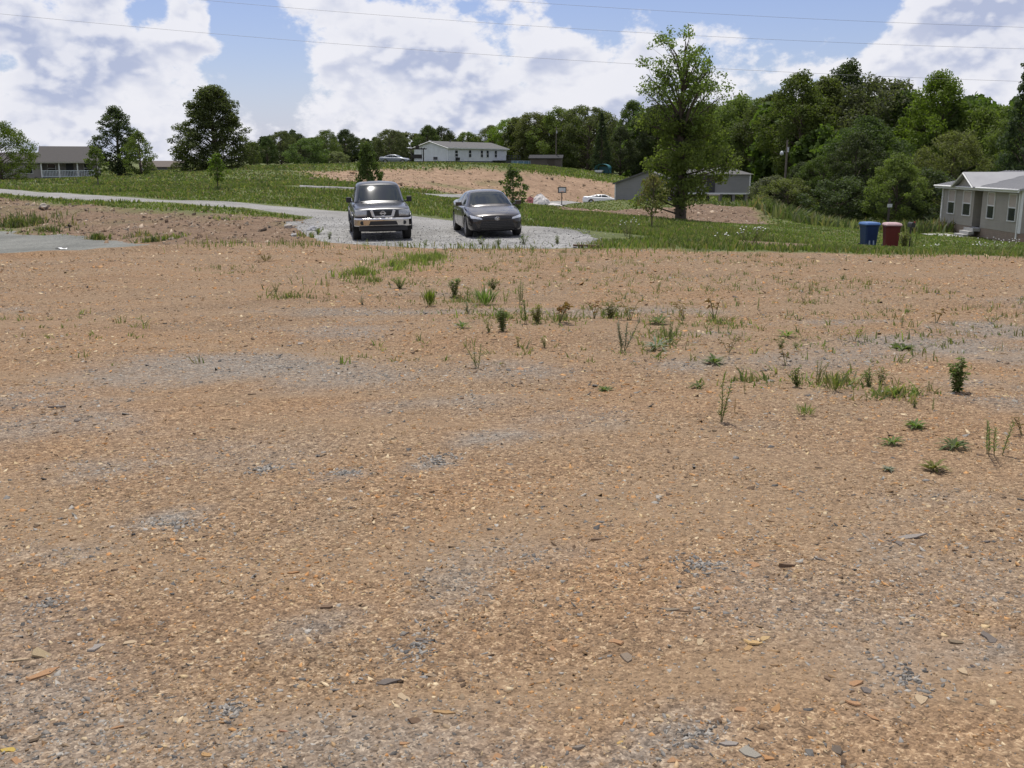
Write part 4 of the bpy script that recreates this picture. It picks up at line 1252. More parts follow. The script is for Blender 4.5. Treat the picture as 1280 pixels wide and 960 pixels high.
def make_tree(height, rad, base, prof='oval', clumps=70, per=90, size=.3, clump_r=.9, seed=1, trunk=.2, lean=0.0, flat=.75, rough=.28, fill=.45, droop=0.0):
    """trunk with limbs reaching to leaf clumps inside an uneven crown envelope"""
    rs = random.Random(seed)
    pf = PROFILES[prof]
    tp = []
    for i in range(7):
        f = i / 6
        tp.append(Vector((lean * height * f + rs.uniform(-1, 1) * .02 * height * f, rs.uniform(-1, 1) * .02 * height * f, height * .93 * f - .15 * (i == 0))))
    tr = [trunk * (1 - .9 * i / 6) * (1.35 if i == 0 else 1) + .012 for i in range(7)]
    lob = [(rs.uniform(0, 6.28), rs.uniform(0, 1), rs.uniform(-rough, rough * 1.1)) for _ in range(9)]
    cs, rr, limbs = [], [], []
    for k in range(clumps):
        f = (k + rs.random()) / clumps
        f = f if prof == 'cone' else f ** .92
        a = k * 2.399 + rs.uniform(-.5, .5)
        m_ = 1.0
        for la, lf, amp in lob:
            dd = math.cos(a - la)
            m_ += amp * max(dd, 0) ** 3 * math.exp(-((f - lf) / .22) ** 2)
        r = rad * pf(f) * m_ * (fill + (1 - fill) * math.sqrt(rs.random()))
        z = base + (height - base) * f
        ft = min(max(z / (height * .93), 0), 1)
        i0 = min(int(ft * 6), 5)
        ax = tp[i0].lerp(tp[i0 + 1], ft * 6 - i0)
        c = Vector((ax.x + math.cos(a) * r, ax.y + math.sin(a) * r, z - droop * r + rs.uniform(-.3, .3) * clump_r))
        cs.append(c); rr.append(clump_r * rs.uniform(.6, 1.35) * (1 if prof != 'cone' else .5 + .7 * (1 - f)))
        if k % 2 == 0 or clumps < 60:
            fs = max(ft - .12 - .25 * r / (height), .05)
            j0 = min(int(fs * 6), 5)
            s0 = tp[j0].lerp(tp[j0 + 1], fs * 6 - j0)
            mid = s0.lerp(c, .55) + Vector((rs.uniform(-.1, .1) * r, rs.uniform(-.1, .1) * r, .05 * r))
            lr = trunk * .32 * (1 - .6 * f) + .01
            limbs.append(([s0, mid, c], [lr, lr * .6, lr * .2]))
    return (limb_mesh('trunk', tp, tr, limbs), leaf_mesh('crown', np.array([tuple(c) for c in cs]), np.array(rr), per, size, flat))


def plant_tree(meshes, loc, label, leafm, name='tree', s=1.0, rz=None, bark=None, group=None, cat='tree', sz=None):
    t = thing(name, label, cat, (loc[0], loc[1], loc[2] - .05), random.uniform(0, 6.28) if rz is None else rz, group)
    tm, cm = meshes
    if not tm.materials:
        tm.materials.append(bark or M_BARK)
    o = bpy.data.objects.new('trunk', tm); COL.objects.link(o); o.parent = t
    c = bpy.data.objects.new('crown', cm); COL.objects.link(c); c.parent = t
    if not cm.materials:
        cm.materials.append(leafm)
    else:
        c.material_slots[0].link = 'OBJECT'; c.material_slots[0].material = leafm
    t.scale = (s, s, sz or s)
    return t


def tree_px(u, vtop, D, meshes, h0, label, leafm, wide=1.0, **kw):
    """stand a tree on the ground D metres away so that its top reaches row vtop"""
    p = at(u, vtop * .5 + 130, D)
    p.z = Hs(p.x, p.y)
    top = at(u, vtop, D).z
    s = (top - p.z) / h0
    return plant_tree(meshes, p, label, leafm, s=s * wide, sz=s, **kw)


# the tall tree in the middle: bare-limbed open top over a dense lower mass
def tall_tree():
    p = foot(850, 58)
    top = at(846, 42, 58).z
    h = top - p.z
    t = thing('tall_tree', 'tall tree with open leafy top and ivy clad trunk behind the verge', 'tree', (p.x, p.y, p.z - .08), 0)
    rs = random.Random(5)
    b = MB()
    tp = [Vector((0, 0, -.1)), Vector((-.05, 0, h * .12)), Vector((.0, .05, h * .25)), Vector((-.15, 0, h * .42)), Vector((-.2, .1, h * .58)), Vector((-.15, 0, h * .78)), Vector((-.1, 0, h * .97))]
    b.tube(tp, [.36, .28, .25, .21, .15, .08, .02], 10)
    cs, rr = [], []
    # upper ascending limbs fanning out, thin foliage near their ends
    for k in range(24):
        a = k * 2.4 + rs.uniform(-.5, .5)
        el = math.asin(min(.98, -.22 + 1.2 * (k + .5) / 24))
        q_ = rs.uniform(.66, 1.06)
        e = Vector((math.cos(a) * math.cos(el) * 2.55 * q_ - .1, math.sin(a) * math.cos(el) * 2.2 * q_, h * (.745 + .25 * math.sin(el) * q_)))
        s0 = Vector((-.15, 0, max(h * .46, e.z - 1.1 - 1.3 * math.cos(el) - rs.random())))
        m_ = s0.lerp(e, .5) + Vector((math.cos(a) * -.1, math.sin(a) * -.1, .2))
        b.tube([s0, m_, e], [.075, .045, .010], 5, cap=False)
        for q in range(8):
            w = s0.lerp(e, rs.uniform(.42, 1.03)) + Vector((rs.gauss(0, .36), rs.gauss(0, .36), rs.gauss(.08, .30)))
            b.tube([s0.lerp(e, .35 + .08 * q), w], [.014, .004], 4, cap=False)
            cs.append(w); rr.append(rs.uniform(.24, .50))
    upper = leaf_mesh('crown', np.array([tuple(c) for c in cs]), np.array(rr), 36, .13, .9)
    cs, rr = [], []
    for k in range(98):
        f = rs.random()
        z = h * (.13 + .43 * f)
        env = 2.2 * (math.sin(math.pi * min(.10 + .84 * f, 1))) ** .5
        a = k * 2.4
        m_ = 1 + .32 * math.sin(a * 1.0 + 3 * f) * math.sin(7 * f + a)
        r = env * m_ * math.sqrt(.12 + .88 * rs.random())
        c = Vector((math.cos(a) * r - .1, math.sin(a) * r, z))
        cs.append(c); rr.append(rs.uniform(.34, .72))
        if k % 2 == 0:
            s0 = Vector((0, 0, z - r * .3))
            b.tube([s0, s0.lerp(c, .6) + Vector((0, 0, .15)), c], [.07, .04, .012], 5, cap=False)
    # side tufts seen at the right and the low left
    for (du, v_, r_) in ((62, 205, .75), (52, 185, .8), (-40, 240, .7), (-52, 248, .6), (-36, 228, .6), (70, 198, .5), (48, 160, .7), (-44, 150, .75), (36, 145, .8), (-30, 140, .8)):
        q = at(850 + du, v_ + 2, 58 - abs(du) * .01)
        c = q - p
        cs.append(c); rr.append(r_)
        b.tube([Vector((0, 0, c.z - .8)), c], [.06, .02], 5, cap=False)
    lower = leaf_mesh('crown', np.array([tuple(c) for c in cs]), np.array(rr), 105, .14, .8)
    iv = [Vector((rs.gauss(-.08, .2), rs.gauss(-.08, .2), h * f)) for f in np.linspace(.06, .60, 70)]
    ivy = leaf_mesh('ivy', np.array([tuple(c) for c in iv]), np.full(70, .24), 32, .13, 1.0)
    b.build('trunk', M_BARK, t)
    obj('crown', upper, L_LIGHT, t); obj('lower_crown', lower, leaf_mat('leaf_tall_tree', (.11, .15, .024), (.155, .205, .036), (.20, .25, .052), .58), t); obj('ivy', ivy, L_DARK, t)


tall_tree()

T_OVAL = [make_tree(12, 4.3, 1.8, 'oval', 110, 150, .21, .85, s, .24) for s in (11, 12, 13)]
T_ROUND = [make_tree(12, 5.2, 1.2, 'broad', 125, 150, .22, .95, s, .26) for s in (21, 22, 23)]
T_TALL = [make_tree(16, 4.4, 2.0, 'oval', 135, 150, .22, .9, s, .26, rough=.4) for s in (31, 32)]
T_CONE = [make_tree(12, 3.2, .5, 'cone', 150, 100, .2, .75, s, .2, fill=.55, flat=.6, droop=.12) for s in (41, 42)]
T_BUSH = [make_tree(4, 2.6, .15, 'broad', 50, 160, .15, .6, s, .08, fill=.4) for s in (51, 52)]
T_SAP = [make_tree(3, .75, .75, 'oval', 30, 34, .15, .26, s, .035, fill=.3) for s in (61, 62, 63)]
T_FAR = [make_tree(14, 5.0, .8, 'broad', 56, 40, .85, 1.3, s, .25) for s in (71, 72)]

# left side
tree_px(268, 110, 118, make_tree(10, 3.75, .3, 'pear', 190, 170, .17, .7, 81, .25, rough=.3, fill=.3), 10, 'large dark full-crowned tree standing alone on the left skyline', L_MID, wide=1.42, name='shade_tree')
tree_px(148, 136, 120, make_tree(8, 2.0, .5, 'oval', 90, 140, .15, .55, 82, .2, rough=.4, fill=.3), 8, 'dark pointed evergreen beside the left porch house', L_DARK, wide=1.3, name='evergreen_tree')
tree_px(176, 166, 110, make_tree(5, 1.75, .2, 'oval', 60, 110, .13, .45, 83, .12, rough=.4), 5, 'smaller bushy tree right of the dark pointed evergreen', L_MID, name='bushy_tree')
tree_px(0, 156, 96, make_tree(7, 4.2, .4, 'broad', 110, 160, .15, .75, 84, .2), 7, 'light green tree cut by the left edge of the picture', L_LIGHT, name='tree')
tree_px(122, 184, 78, T_SAP[0], 3, 'spindly sapling in front of the porch house', L_MID, wide=1.1, name='sapling', bark=M_BARKG)
tree_px(272, 192, 64, T_SAP[1], 3, 'young sapling with orange tip beside the road at left', L_LIGHT, wide=1.15, name='sapling')
tree_px(460, 181, 46, make_tree(3.2, .82, .25, 'column', 70, 60, .12, .26, 85, .05, fill=.3), 3.2, 'upright conical shrub rising behind the pickup', L_MID, wide=.72, name='conical_shrub', cat='shrub')
tree_px(641, 208, 43, T_SAP[2], 3, 'young sapling behind the roof of the sedan', L_MID, wide=.95, name='sapling')
tree_px(816, 218, 44, make_tree(3, 1.0, .9, 'oval', 34, 26, .13, .25, 86, .03, fill=.3), 3, 'thin sapling with pinkish new leaves left of the tall tree', L_PINK, wide=1.0, name='sapling')
for i, (u, vt, D, ms, lm, l, w) in enumerate([
        (318, 178, 150, T_ROUND[0], L_MID, 'small round tree right of the large shade tree', .8),
        (335, 172, 165, T_OVAL[1], L_DARK, 'dark tree second from the large shade tree', 1.1),
        (352, 165, 170, T_ROUND[1], L_OLIVE, 'tall olive tree left of the bushy hedge trees', 1.0),
        (388, 174, 150, T_BUSH[0], L_MID, 'big leafy bush at the left end of the clay slope', 1.25),
        (222, 203, 140, T_BUSH[0], L_OLIVE, 'low weedy bush in front of the small grey house', 1.0),
        (238, 201, 146, T_BUSH[1], L_MID, 'low bush right of the small grey house', 1.0),
        (192, 207, 138, T_BUSH[1], L_PALE, 'greyish low bush left of the small grey house', 1.0),
        (424, 190, 150, T_BUSH[1], L_PALE, 'pale flowering bush right of the big leafy bush', 1.3),
        (410, 164, 190, T_ROUND[2], L_MID, 'middle tree of the skyline row above the pickup', 1.0),
        (432, 163, 200, T_OVAL[0], L_DARK, 'dark tree of the skyline row above the conical shrub', 1.3),
        (372, 168, 210, T_ROUND[0], L_DARK, 'distant dark tree behind the bushy row at left', 1.1),
        (490, 163, 205, T_ROUND[1], L_OLIVE, 'broad olive tree left of the white house', 1.2),
        (470, 172, 215, T_OVAL[2], L_MID, 'slim tree rising behind the conical shrub', 1.1),
        (535, 158, 230, T_OVAL[1], L_DARK, 'dark tree directly behind the white house gable', 1.2),
        (552, 160, 235, T_ROUND[2], L_DARK, 'second dark tree behind the white house roof', 1.1),
        (585, 166, 240, T_ROUND[0], L_MID, 'low tree peeping over the middle of the white house roof', 1.2),
        (612, 158, 235, T_OVAL[0], L_OLIVE, 'olive tree behind the right end of the white house', 1.2),
        (636, 150, 225, T_ROUND[1], L_LIGHT, 'light tree just right of the white house', 1.1),
        (668, 143, 215, T_ROUND[0], L_OLIVE, 'broad olive tree above the brown shed', 1.2),
        (700, 138, 210, T_ROUND[2], L_MID, 'large round tree right of the brown shed', 1.2),
        (735, 135, 205, T_ROUND[1], L_OLIVE, 'large rounded tree left of the dark conifer', 1.2),
        (752, 142, 162, T_CONE[0], L_DARK, 'dark conical evergreen beside the teal canopy', .75),
        (775, 160, 166, T_OVAL[1], L_DARK, 'dark tree right of the conical evergreen', 1.0),
        (790, 128, 190, T_TALL[0], L_MID, 'tall tree left behind the tall open-topped tree', 1.1),
        (822, 135, 175, T_ROUND[2], L_DARK, 'dense tree directly behind the tall tree trunk', 1.0),
        (880, 132, 165, T_ROUND[0], L_MID, 'broad tree right behind the tall tree', 1.0),
        (915, 128, 150, T_OVAL[0], L_MID, 'upright tree above the grey trailer house', 1.2),
        (938, 124, 145, T_ROUND[1], L_LIGHT, 'light round tree right above the trailer house', .95),
        (965, 122, 138, T_OVAL[2], L_MID, 'tree left of the utility pole lamp', 1.1),
        (1000, 95, 125, T_TALL[1], L_MID, 'first tall tree of the wood, right of the utility pole', 1.1),
        (1030, 100, 128, T_TALL[0], L_LIGHT, 'bright full tree in the left half of the wood', 1.15),
        (1058, 82, 130, T_TALL[1], L_DARK, 'highest thin-topped tree in the middle of the wood', .9),
        (1095, 104, 122, T_ROUND[2], L_OLIVE, 'brownish olive tree in the middle of the wood', 1.1),
        (1085, 150, 104, T_OVAL[0], L_DARK, 'dark tree low in the middle of the wood', 1.2),
        (1128, 118, 118, T_TALL[0], L_MID, 'full tree left of the tallest right-hand tree', 1.1),
        (1172, 96, 112, T_TALL[1], L_LIGHT, 'tall feathery tree above the grey house roof', 1.05),
        (1205, 132, 112, T_OVAL[1], L_MID, 'tree standing right of the tall feathery one', 1.2),
        (1190, 168, 92, T_ROUND[1], L_OLIVE, 'olive tree leaning over the grey house roof', .9),
        (1240, 138, 108, T_ROUND[0], L_MID, 'round tree above the ridge of the grey house', 1.0),
        (1270, 150, 96, T_ROUND[2], L_LIGHT, 'bright leafed tree at the right picture edge', .8),
        (1287, 55, 82, T_CONE[1], L_DARK, 'very tall dark evergreen cut by the right picture edge', .8),
        (1122, 195, 82, T_OVAL[1], L_SPRING, 'fresh green small tree behind the trash bins', 1.1),
        (1070, 170, 95, T_OVAL[2], L_DARK, 'dark tree left of the fresh green one', 1.1),
        (1150, 215, 84, T_BUSH[0], L_DARK, 'dark shrubby tree left of the grey house', 1.1),
        (1000, 205, 102, T_OVAL[1], L_DARK, 'dark understorey tree right of the utility pole', 1.3),
        (1030, 195, 100, T_ROUND[1], L_MID, 'understorey tree in the left half of the wood', 1.0),
        (966, 222, 104, T_BUSH[1], L_PALE, 'pale grey green bush left of the utility pole', 1.2),
        (985, 225, 98, T_BUSH[0], L_OLIVE, 'olive bush at the foot of the utility pole', 1.3),
        (1050, 225, 90, T_BUSH[1], L_DARK, 'dark bush at the edge of the wood behind the bins', 1.3)]):
    tree_px(u, vt, D, ms, {id(T_OVAL[0]): 12, id(T_OVAL[1]): 12, id(T_OVAL[2]): 12, id(T_TALL[0]): 16, id(T_TALL[1]): 16, id(T_BUSH[0]): 4, id(T_BUSH[1]): 4}.get(id(ms), 12), l, lm, wide=w, name='shrub' if ms in T_BUSH else ('evergreen_tree' if ms in T_CONE else 'tree'), group='trees of the wood and skyline', cat='shrub' if ms in T_BUSH else 'tree')


def woodland(name, spots, label, leafm):
    """the mass of wood behind the trees one can tell apart"""
    Vs, Fs, o = [], [], 0
    for (x, y, h, w, k) in spots:
        me = T_FAR[k % 2][1]
        n = len(me.vertices)
        co = np.empty(n * 3, np.float32); me.vertices.foreach_get('co', co); co = co.reshape(-1, 3).astype(float)
        a = k * 1.7
        xx = co[:, 0] * math.cos(a) - co[:, 1] * math.sin(a); yy = co[:, 0] * math.sin(a) + co[:, 1] * math.cos(a)
        Vs.append(np.stack([x + xx * w, y + yy * w, Hs(x, y) + co[:, 2] * h / 14], 1))
        Fs.append(np.arange(n).reshape(-1, 4) + o); o += n
    ob = obj(name, np_mesh(name, np.concatenate(Vs), np.concatenate(Fs)), leafm)
    return tag(ob, label, 'wood', kind='stuff')


def row(spec):
    out = []
    for u0, u1, D, vt, n in spec:
        for i in range(n):
            u = u0 + (u1 - u0) * (i + random.uniform(.1, .9)) / n
            d = D * random.uniform(.93, 1.07)
            p = foot(u, d)
            h = at(u, vt + random.uniform(-5, 9), d).z - p.z
            out.append((p.x, p.y, h, max(h / 14, .7) * random.uniform(.9, 1.2), random.randint(0, 99)))
    return out


woodland('woodland', row([(790, 1000, 185, 138, 12), (960, 1300, 140, 132, 16), (1000, 1300, 120, 165, 12), (1040, 1180, 106, 215, 7), (1250, 1500, 150, 130, 8)]), 'dense deciduous wood filling the background at right', L_MID)
woodland('far_woodland', row([(300, 520, 240, 178, 10), (480, 800, 265, 163, 12), (640, 800, 230, 150, 7), (-300, 40, 330, 196, 5)]), 'far line of trees behind the white house and hilltop', L_OLIVE)
woodland('distant_ridge_woods', row([(300, 520, 420, 171, 8), (180, 260, 420, 203, 3), (340, 400, 380, 169, 3)]), 'distant dark tree ridge on the left horizon', L_DARK)

# ------------------------------------------------------------------ vehicles
def bake(o):
    bpy.context.view_layer.update()
    dg = bpy.context.evaluated_depsgraph_get()
    me = bpy.data.meshes.new_from_object(o.evaluated_get(dg))
    o.modifiers.clear()
    old = o.data
    o.data = me
    bpy.data.meshes.remove(old)
    return me


def loft(name, rings, m, parent, sub=2, crease_ends=True):
    """rings: (y, [(x, z) half profile from bottom centre to top centre])"""
    V, F = [], []
    n = None
    for y, prof in rings:
        ring = [(x, y, z) for x, z in prof] + [(-x, y, z) for x, z in prof[-2:0:-1]]
        n = len(ring)
        V += ring
    for i in range(len(rings) - 1):
        for k in range(n):
            F.append((i * n + k, i * n + (k + 1) % n, (i + 1) * n + (k + 1) % n, (i + 1) * n + k))
    F.append(tuple(range(n))); F.append(tuple(range(len(V) - 1, len(V) - n - 1, -1)))
    b = MB(); b.add(V, F)
    o = b.build(name, m, None)
    s = o.modifiers.new('s', 'SUBSURF'); s.levels = s.render_levels = sub
    bake(o)
    o.parent = parent
    o.data.polygons.foreach_set('use_smooth', [True] * len(o.data.polygons))
    return o


def cut(o, cutters):
    for c in cutters:
        me = c.mesh('c')
        co = bpy.data.objects.new('c', me); COL.objects.link(co)
        b = o.modifiers.new('b', 'BOOLEAN'); b.operation = 'DIFFERENCE'; b.solver = 'EXACT'; b.object = co
        par = o.parent; o.parent = None
        bake(o)
        o.parent = par
        bpy.data.objects.remove(co)
    o.data.polygons.foreach_set('use_smooth', [True] * len(o.data.polygons))
    o.data.set_sharp_from_angle(angle=R(35))
    return o


def bvh_of(*os_):
    vs, fs = [], []
    for o in os_:
        b = len(vs)
        vs += [v.co.copy() for v in o.data.vertices]
        fs += [tuple(i + b for i in p.vertices) for p in o.data.polygons]
    return BVHTree.FromPolygons(vs, fs)


def patch(bvh, corners, d, name, m, parent, n=8, k=5, off=.006, thick=.012, rad=0.0):
    """a panel lying on the bodywork: bilinear quad thrown onto it along d"""
    c = [Vector(p) for p in corners]; d = Vector(d).normalized()
    V, F = [], []
    for j in range(k + 1):
        for i in range(n + 1):
            a, b = i / n, j / k
            p = (c[0].lerp(c[1], a)).lerp(c[3].lerp(c[2], a), b)
            h = bvh.ray_cast(p - d * 3, d)
            if h[0] is None:
                h = bvh.find_nearest(p)
            nn = h[1] if h[1].dot(d) < 0 else -h[1]
            V.append((h[0] + nn * off, h[0] + nn * (off - thick)))
    N_ = len(V)
    vs = [v[0] for v in V] + [v[1] for v in V]
    w = n + 1
    for j in range(k):
        for i in range(n):
            q = (j * w + i, j * w + i + 1, (j + 1) * w + i + 1, (j + 1) * w + i)
            F.append(q); F.append(tuple(N_ + t for t in reversed(q)))
    rim = [i for i in range(w)] + [j * w + n for j in range(1, k + 1)] + [k * w + i for i in range(n - 1, -1, -1)] + [j * w for j in range(k - 1, 0, -1)]
    for a, b in zip(rim, rim[1:] + rim[:1]):
        F.append((b, a, N_ + a, N_ + b))
    mb = MB(); mb.add(vs, F)
    o = mb.build(name, m, parent, smooth=True)
    o.data.set_sharp_from_angle(angle=R(35))
    return o


def mirror_x(corners):
    c = [(-x, y, z) for x, y, z in corners]
    return [c[1], c[0], c[3], c[2]]


M_TYRE = mat('tyre_rubber', (.022, .021, .020), .85, var=.3, scale=12)
M_RIM = mat('rim_alloy', (.42, .42, .43), .3, .85)
M_BLK = mat('black_plastic', (.018, .018, .019), .55)
M_CHROME = mat('chrome', (.62, .61, .60), .12, 1.0, var=.05)
M_LAMP = mat('lamp_lens', (.34, .35, .35), .10, .25, 1.0, var=.3, scale=30)
M_AMBER = mat('amber_lens', (.45, .16, .03), .2, 0, .8)
M_VGLASS = glass_mat('vehicle_glass', (.018, .026, .030), .055)
M_SILVER = mat('silver_trim', (.60, .61, .62), .32, .55, .4)


def wheel(t, x, y, r, w, spokes=6):
    e = bpy.data.objects.new('wheel', None); COL.objects.link(e); e.parent = t; e.location = (x, y, r)
    s = 1 if x > 0 else -1
    MB().lathe([(r * .66, -w / 2 * s), (r * .93, -w / 2 * s), (r, -w * .34 * s), (r, w * .34 * s), (r * .93, w / 2 * s), (r * .66, w / 2 * s), (r * .62, w * .3 * s), (r * .62, -w * .3 * s), (r * .66, -w / 2 * s)], 28, 'X').build('tyre', M_TYRE, e, smooth=True)
    b = MB().lathe([(r * .66, w * .40 * s), (r * .67, w * .47 * s), (r * .60, w * .46 * s), (r * .58, w * .2 * s), (.02, w * .14 * s), (0.001, w * .14 * s)], 24, 'X')
    for i in range(spokes):
        a = 2 * math.pi * i / spokes
        b.box((w * .36 * s, math.cos(a) * r * .33, math.sin(a) * r * .33), (.03, r * .62, r * .16), rx=a)
    b.lathe([(r * .13, w * .3 * s), (r * .13, w * .45 * s), (.001, w * .46 * s)], 12, 'X')
    b.build('rim', M_RIM, e)


def stand(t, p, rz, wb, tw, lift=0.0):
    """rest the wheels on the ground"""
    f = Vector((math.sin(rz), -math.cos(rz), 0)); r = Vector((math.cos(rz), math.sin(rz), 0))
    hf = Hs(*(p + f * wb / 2).xy); hb = Hs(*(p - f * wb / 2).xy)
    hl = Hs(*(p - r * tw / 2).xy); hr = Hs(*(p + r * tw / 2).xy)
    t.location = (p.x, p.y, (hf + hb) / 2 + lift)
    t.rotation_mode = 'XYZ'
    pitch = math.atan2(hb - hf, wb); roll = math.atan2(hr - hl, tw)
    t.rotation_euler = (pitch, -roll, rz)


def body_ring(w, wb, zb, zm, zs, wt, zt, crown=.02):
    return [(0, zb), (wb, zb), (w - .015, zb + .10), (w, zm), (w * .985, zs), (wt, zt - .02), (wt * .55, zt + crown * .6), (0, zt + crown)]


def pickup(label, p, rz):
    t = thing('pickup_truck', label, 'pickup truck')
    P = mat('paint_charcoal', (.017, .020, .026), .3, .2, .45, var=.1, scale=2)
    L = 5.2
    Y = lambda l: l - L / 2
    st = [(0.00, .74, .66, .56, .66, .84, .70, .92), (0.05, .83, .72, .52, .66, .93, .76, 1.00), (0.18, .88, .78, .48, .68, .99, .80, 1.055), (0.40, .90, .80, .46, .70, 1.02, .82, 1.085), (0.9, .915, .82, .46, .70, 1.05, .83, 1.12),
          (1.4, .92, .82, .45, .7, 1.07, .84, 1.15), (1.8, .92, .82, .45, .7, 1.08, .84, 1.16), (3.6, .92, .82, .45, .7, 1.10, .84, 1.15), (3.78, .92, .82, .46, .7, 1.11, .87, 1.15), (5.0, .92, .82, .50, .7, 1.11, .87, 1.15), (5.14, .90, .82, .52, .7, 1.10, .86, 1.14), (5.2, .86, .78, .56, .72, 1.06, .82, 1.09)]
    body = loft('body', [(Y(a[0]), body_ring(*a[1:])) for a in st], P, t)
    wr, fy, ry = .375, Y(.92), Y(4.12)
    cut(body, [MB().lathe([(.001, -1.2), (.45, -1.2), (.45, 1.2), (.001, 1.2)], 28, 'X', (0, yy, .40)) for yy in (fy, ry)] + [bx((0, Y(4.48), 1.1), (1.5, 1.25, .7))])

    def cab(wbelt, zbelt, wr_, zt):
        return [(0, .95), (wbelt, .95), (wbelt, zbelt), (wr_ + .03, zt - .12), (wr_ - .03, zt - .025), (wr_ * .5, zt + .012), (0, zt + .02)]
    cabin = loft('cab', [(Y(l), cab(*q)) for l, q in ((1.22, (.70, 1.02, .62, 1.08)), (1.32, (.80, 1.08, .74, 1.15)), (1.75, (.84, 1.12, .72, 1.45)), (2.12, (.85, 1.14, .685, 1.70)), (2.3, (.85, 1.14, .68, 1.755)), (2.8, (.85, 1.14, .68, 1.775)), (3.3, (.85, 1.14, .68, 1.755)), (3.56, (.85, 1.14, .68, 1.70)), (3.68, (.85, 1.14, .70, 1.50)), (3.74, (.84, 1.12, .74, 1.2)))], P, t)
    bv = bvh_of(cabin)
    dw = Vector((0, .75, -.66))
    patch(bv, [(-.72, Y(1.40), 1.20), (.72, Y(1.40), 1.20), (.60, Y(2.10), 1.675), (-.60, Y(2.10), 1.675)], dw, 'windshield', M_VGLASS, t, 12, 8)
    patch(bv, [(.6, Y(3.72), 1.25), (-.6, Y(3.72), 1.25), (-.55, Y(3.6), 1.62), (.55, Y(3.6), 1.62)], (0, -1, -.1), 'rear_window', M_VGLASS, t)
    for s in (1, -1):
        for c in ([(1, Y(1.78), 1.17), (1, Y(2.72), 1.17), (1, Y(2.70), 1.63), (1, Y(2.22), 1.61)], [(1, Y(2.80), 1.17), (1, Y(3.55), 1.17), (1, Y(3.46), 1.60), (1, Y(2.79), 1.63)]):
            cc = c if s > 0 else mirror_x(c)
            patch(bv, cc, (-s, 0, 0), 'side_window', M_VGLASS, t, 6, 4)
    bb = bvh_of(body)
    for s in (1, -1):
        for c in ([(1, Y(1.52), .56), (1, Y(2.74), .56), (1, Y(2.74), 1.06), (1, Y(1.52), 1.06)], [(1, Y(2.78), .56), (1, Y(3.62), .56), (1, Y(3.62), 1.06), (1, Y(2.78), 1.06)]):
            d_ = patch(bb, c if s > 0 else mirror_x(c), (-s, 0, 0), 'door', P, t, 5, 4, .009, .02)
            yh = c[1][1] - .14
            bx((s * .945, yh, .98), (.035, .16, .035)).build('handle', M_BLK, d_, bevel=.008)
        # mirrors
        mb = bx((s * .985, Y(1.72), 1.23), (.17, .11, .18)); mb.box((s * .89, Y(1.70), 1.17), (.14, .05, .05))
        mo = mb.build('side_mirror', M_BLK, t, bevel=.03)
        # lamps
        c = [(s * .50, -3, .80), (s * .86, -3, .80), (s * .84, -3, .99), (s * .50, -3, .965)]
        if s < 0:
            c = [c[1], c[0], c[3], c[2]]
        hl = patch(bb, c, (0, 1, 0), 'headlight', M_LAMP, t, 6, 4, .012, .03)
        MB().lathe([(.001, -.0), (.05, .0), (.06, .03)], 16, 'Y', (s * .66, Y(.0) - .005 + .05, .885)).build('reflector', M_CHROME, hl)
        c = [(s * .80, -3, .80), (s * .875, -3, .80), (s * .87, -3, .92), (s * .80, -3, .90)]
        # flared wheel lips
        for yy in (fy, ry):
            pts = [Vector((s * .925, yy + .46 * math.cos(a), .40 + .46 * math.sin(a))) for a in np.linspace(-.15, math.pi + .15, 18)]
            MB().tube(pts, .028, 6).build('fender_lip', P, t, smooth=True)
        for yy in (fy, ry):
            wheel(t, s * .80, yy, wr, .25)
        bx((s * .72, Y(5.20), .88), (.16, .05, .34)).build('tail_light', mat('tail_red', (.30, .02, .015), .2, 0, 1), t, bevel=.015)
        bx((s * .86, Y(2.55), .42), (.14, 2.2, .06)).build('side_step', M_BLK, t, bevel=.02)
    # grille: dark field, chrome slanting bars and lower bar, round badge
    g = patch(bb, [(-.47, -3, .80), (.47, -3, .80), (.47, -3, .965), (-.47, -3, .965)], (0, 1, 0), 'grille', M_BLK, t, 8, 4, .010, .02)
    yf = Y(0) - .035
    for s in (1, -1):
        bx((s * .325, yf + .01, .885), (.085, .05, .20), ry=s * .30).build('grille_bar', M_SILVER, g, bevel=.01)
    bx((0, yf, .785), (.60, .05, .045)).build('grille_bar', M_SILVER, g, bevel=.01)
    for zz in (.845, .93):
        bx((0, yf + .03, zz), (.52, .03, .014)).build('grille_slat', M_BLK, g)
    e = MB().lathe([(.058, -.012), (.075, -.012), (.075, .012), (.058, .012), (.058, -.012)], 24, 'Y', (0, yf - .006, .885))
    e.box((0, yf - .012, .885), (.19, .02, .032))
    e.build('badge', M_SILVER, g)
    # bumper
    def bring(w, y0):
        return None
    bm_ = MB()
    prof = [(0, -.14), (.35, -.135), (.62, -.115), (.80, -.04), (.89, .10), (.90, .24)]
    full = [(-a, b) for a, b in reversed(prof[1:])] + prof
    V, F = [], []
    for (x_, y_) in full:
        f = 1 - .18 * (abs(x_) / .9) ** 3
        for z_, yo in ((.49, .03), (.52, 0), (.70, -.005), (.745, .035), (.745, .16), (.49, .16)):
            V.append((x_, Y(0) + y_ + yo - .02, z_))
    for i in range(len(full) - 1):
        for k in range(6):
            F.append((i * 6 + k, (i + 1) * 6 + k, (i + 1) * 6 + (k + 1) % 6, i * 6 + (k + 1) % 6))
    F.append(tuple(range(6))); F.append(tuple(range(len(V) - 1, len(V) - 7, -1)))
    bm_.add(V, F)
    bo = bm_.build('front_bumper', M_CHROME, t, bevel=.006)
    bvb = bvh_of(bo)
    patch(bvb, [(-.47, -3.2, .50), (.47, -3.2, .50), (.40, -3.2, .655), (-.40, -3.2, .655)], (0, 1, 0), 'air_intake', M_BLK, bo, 8, 3, .008, .03)
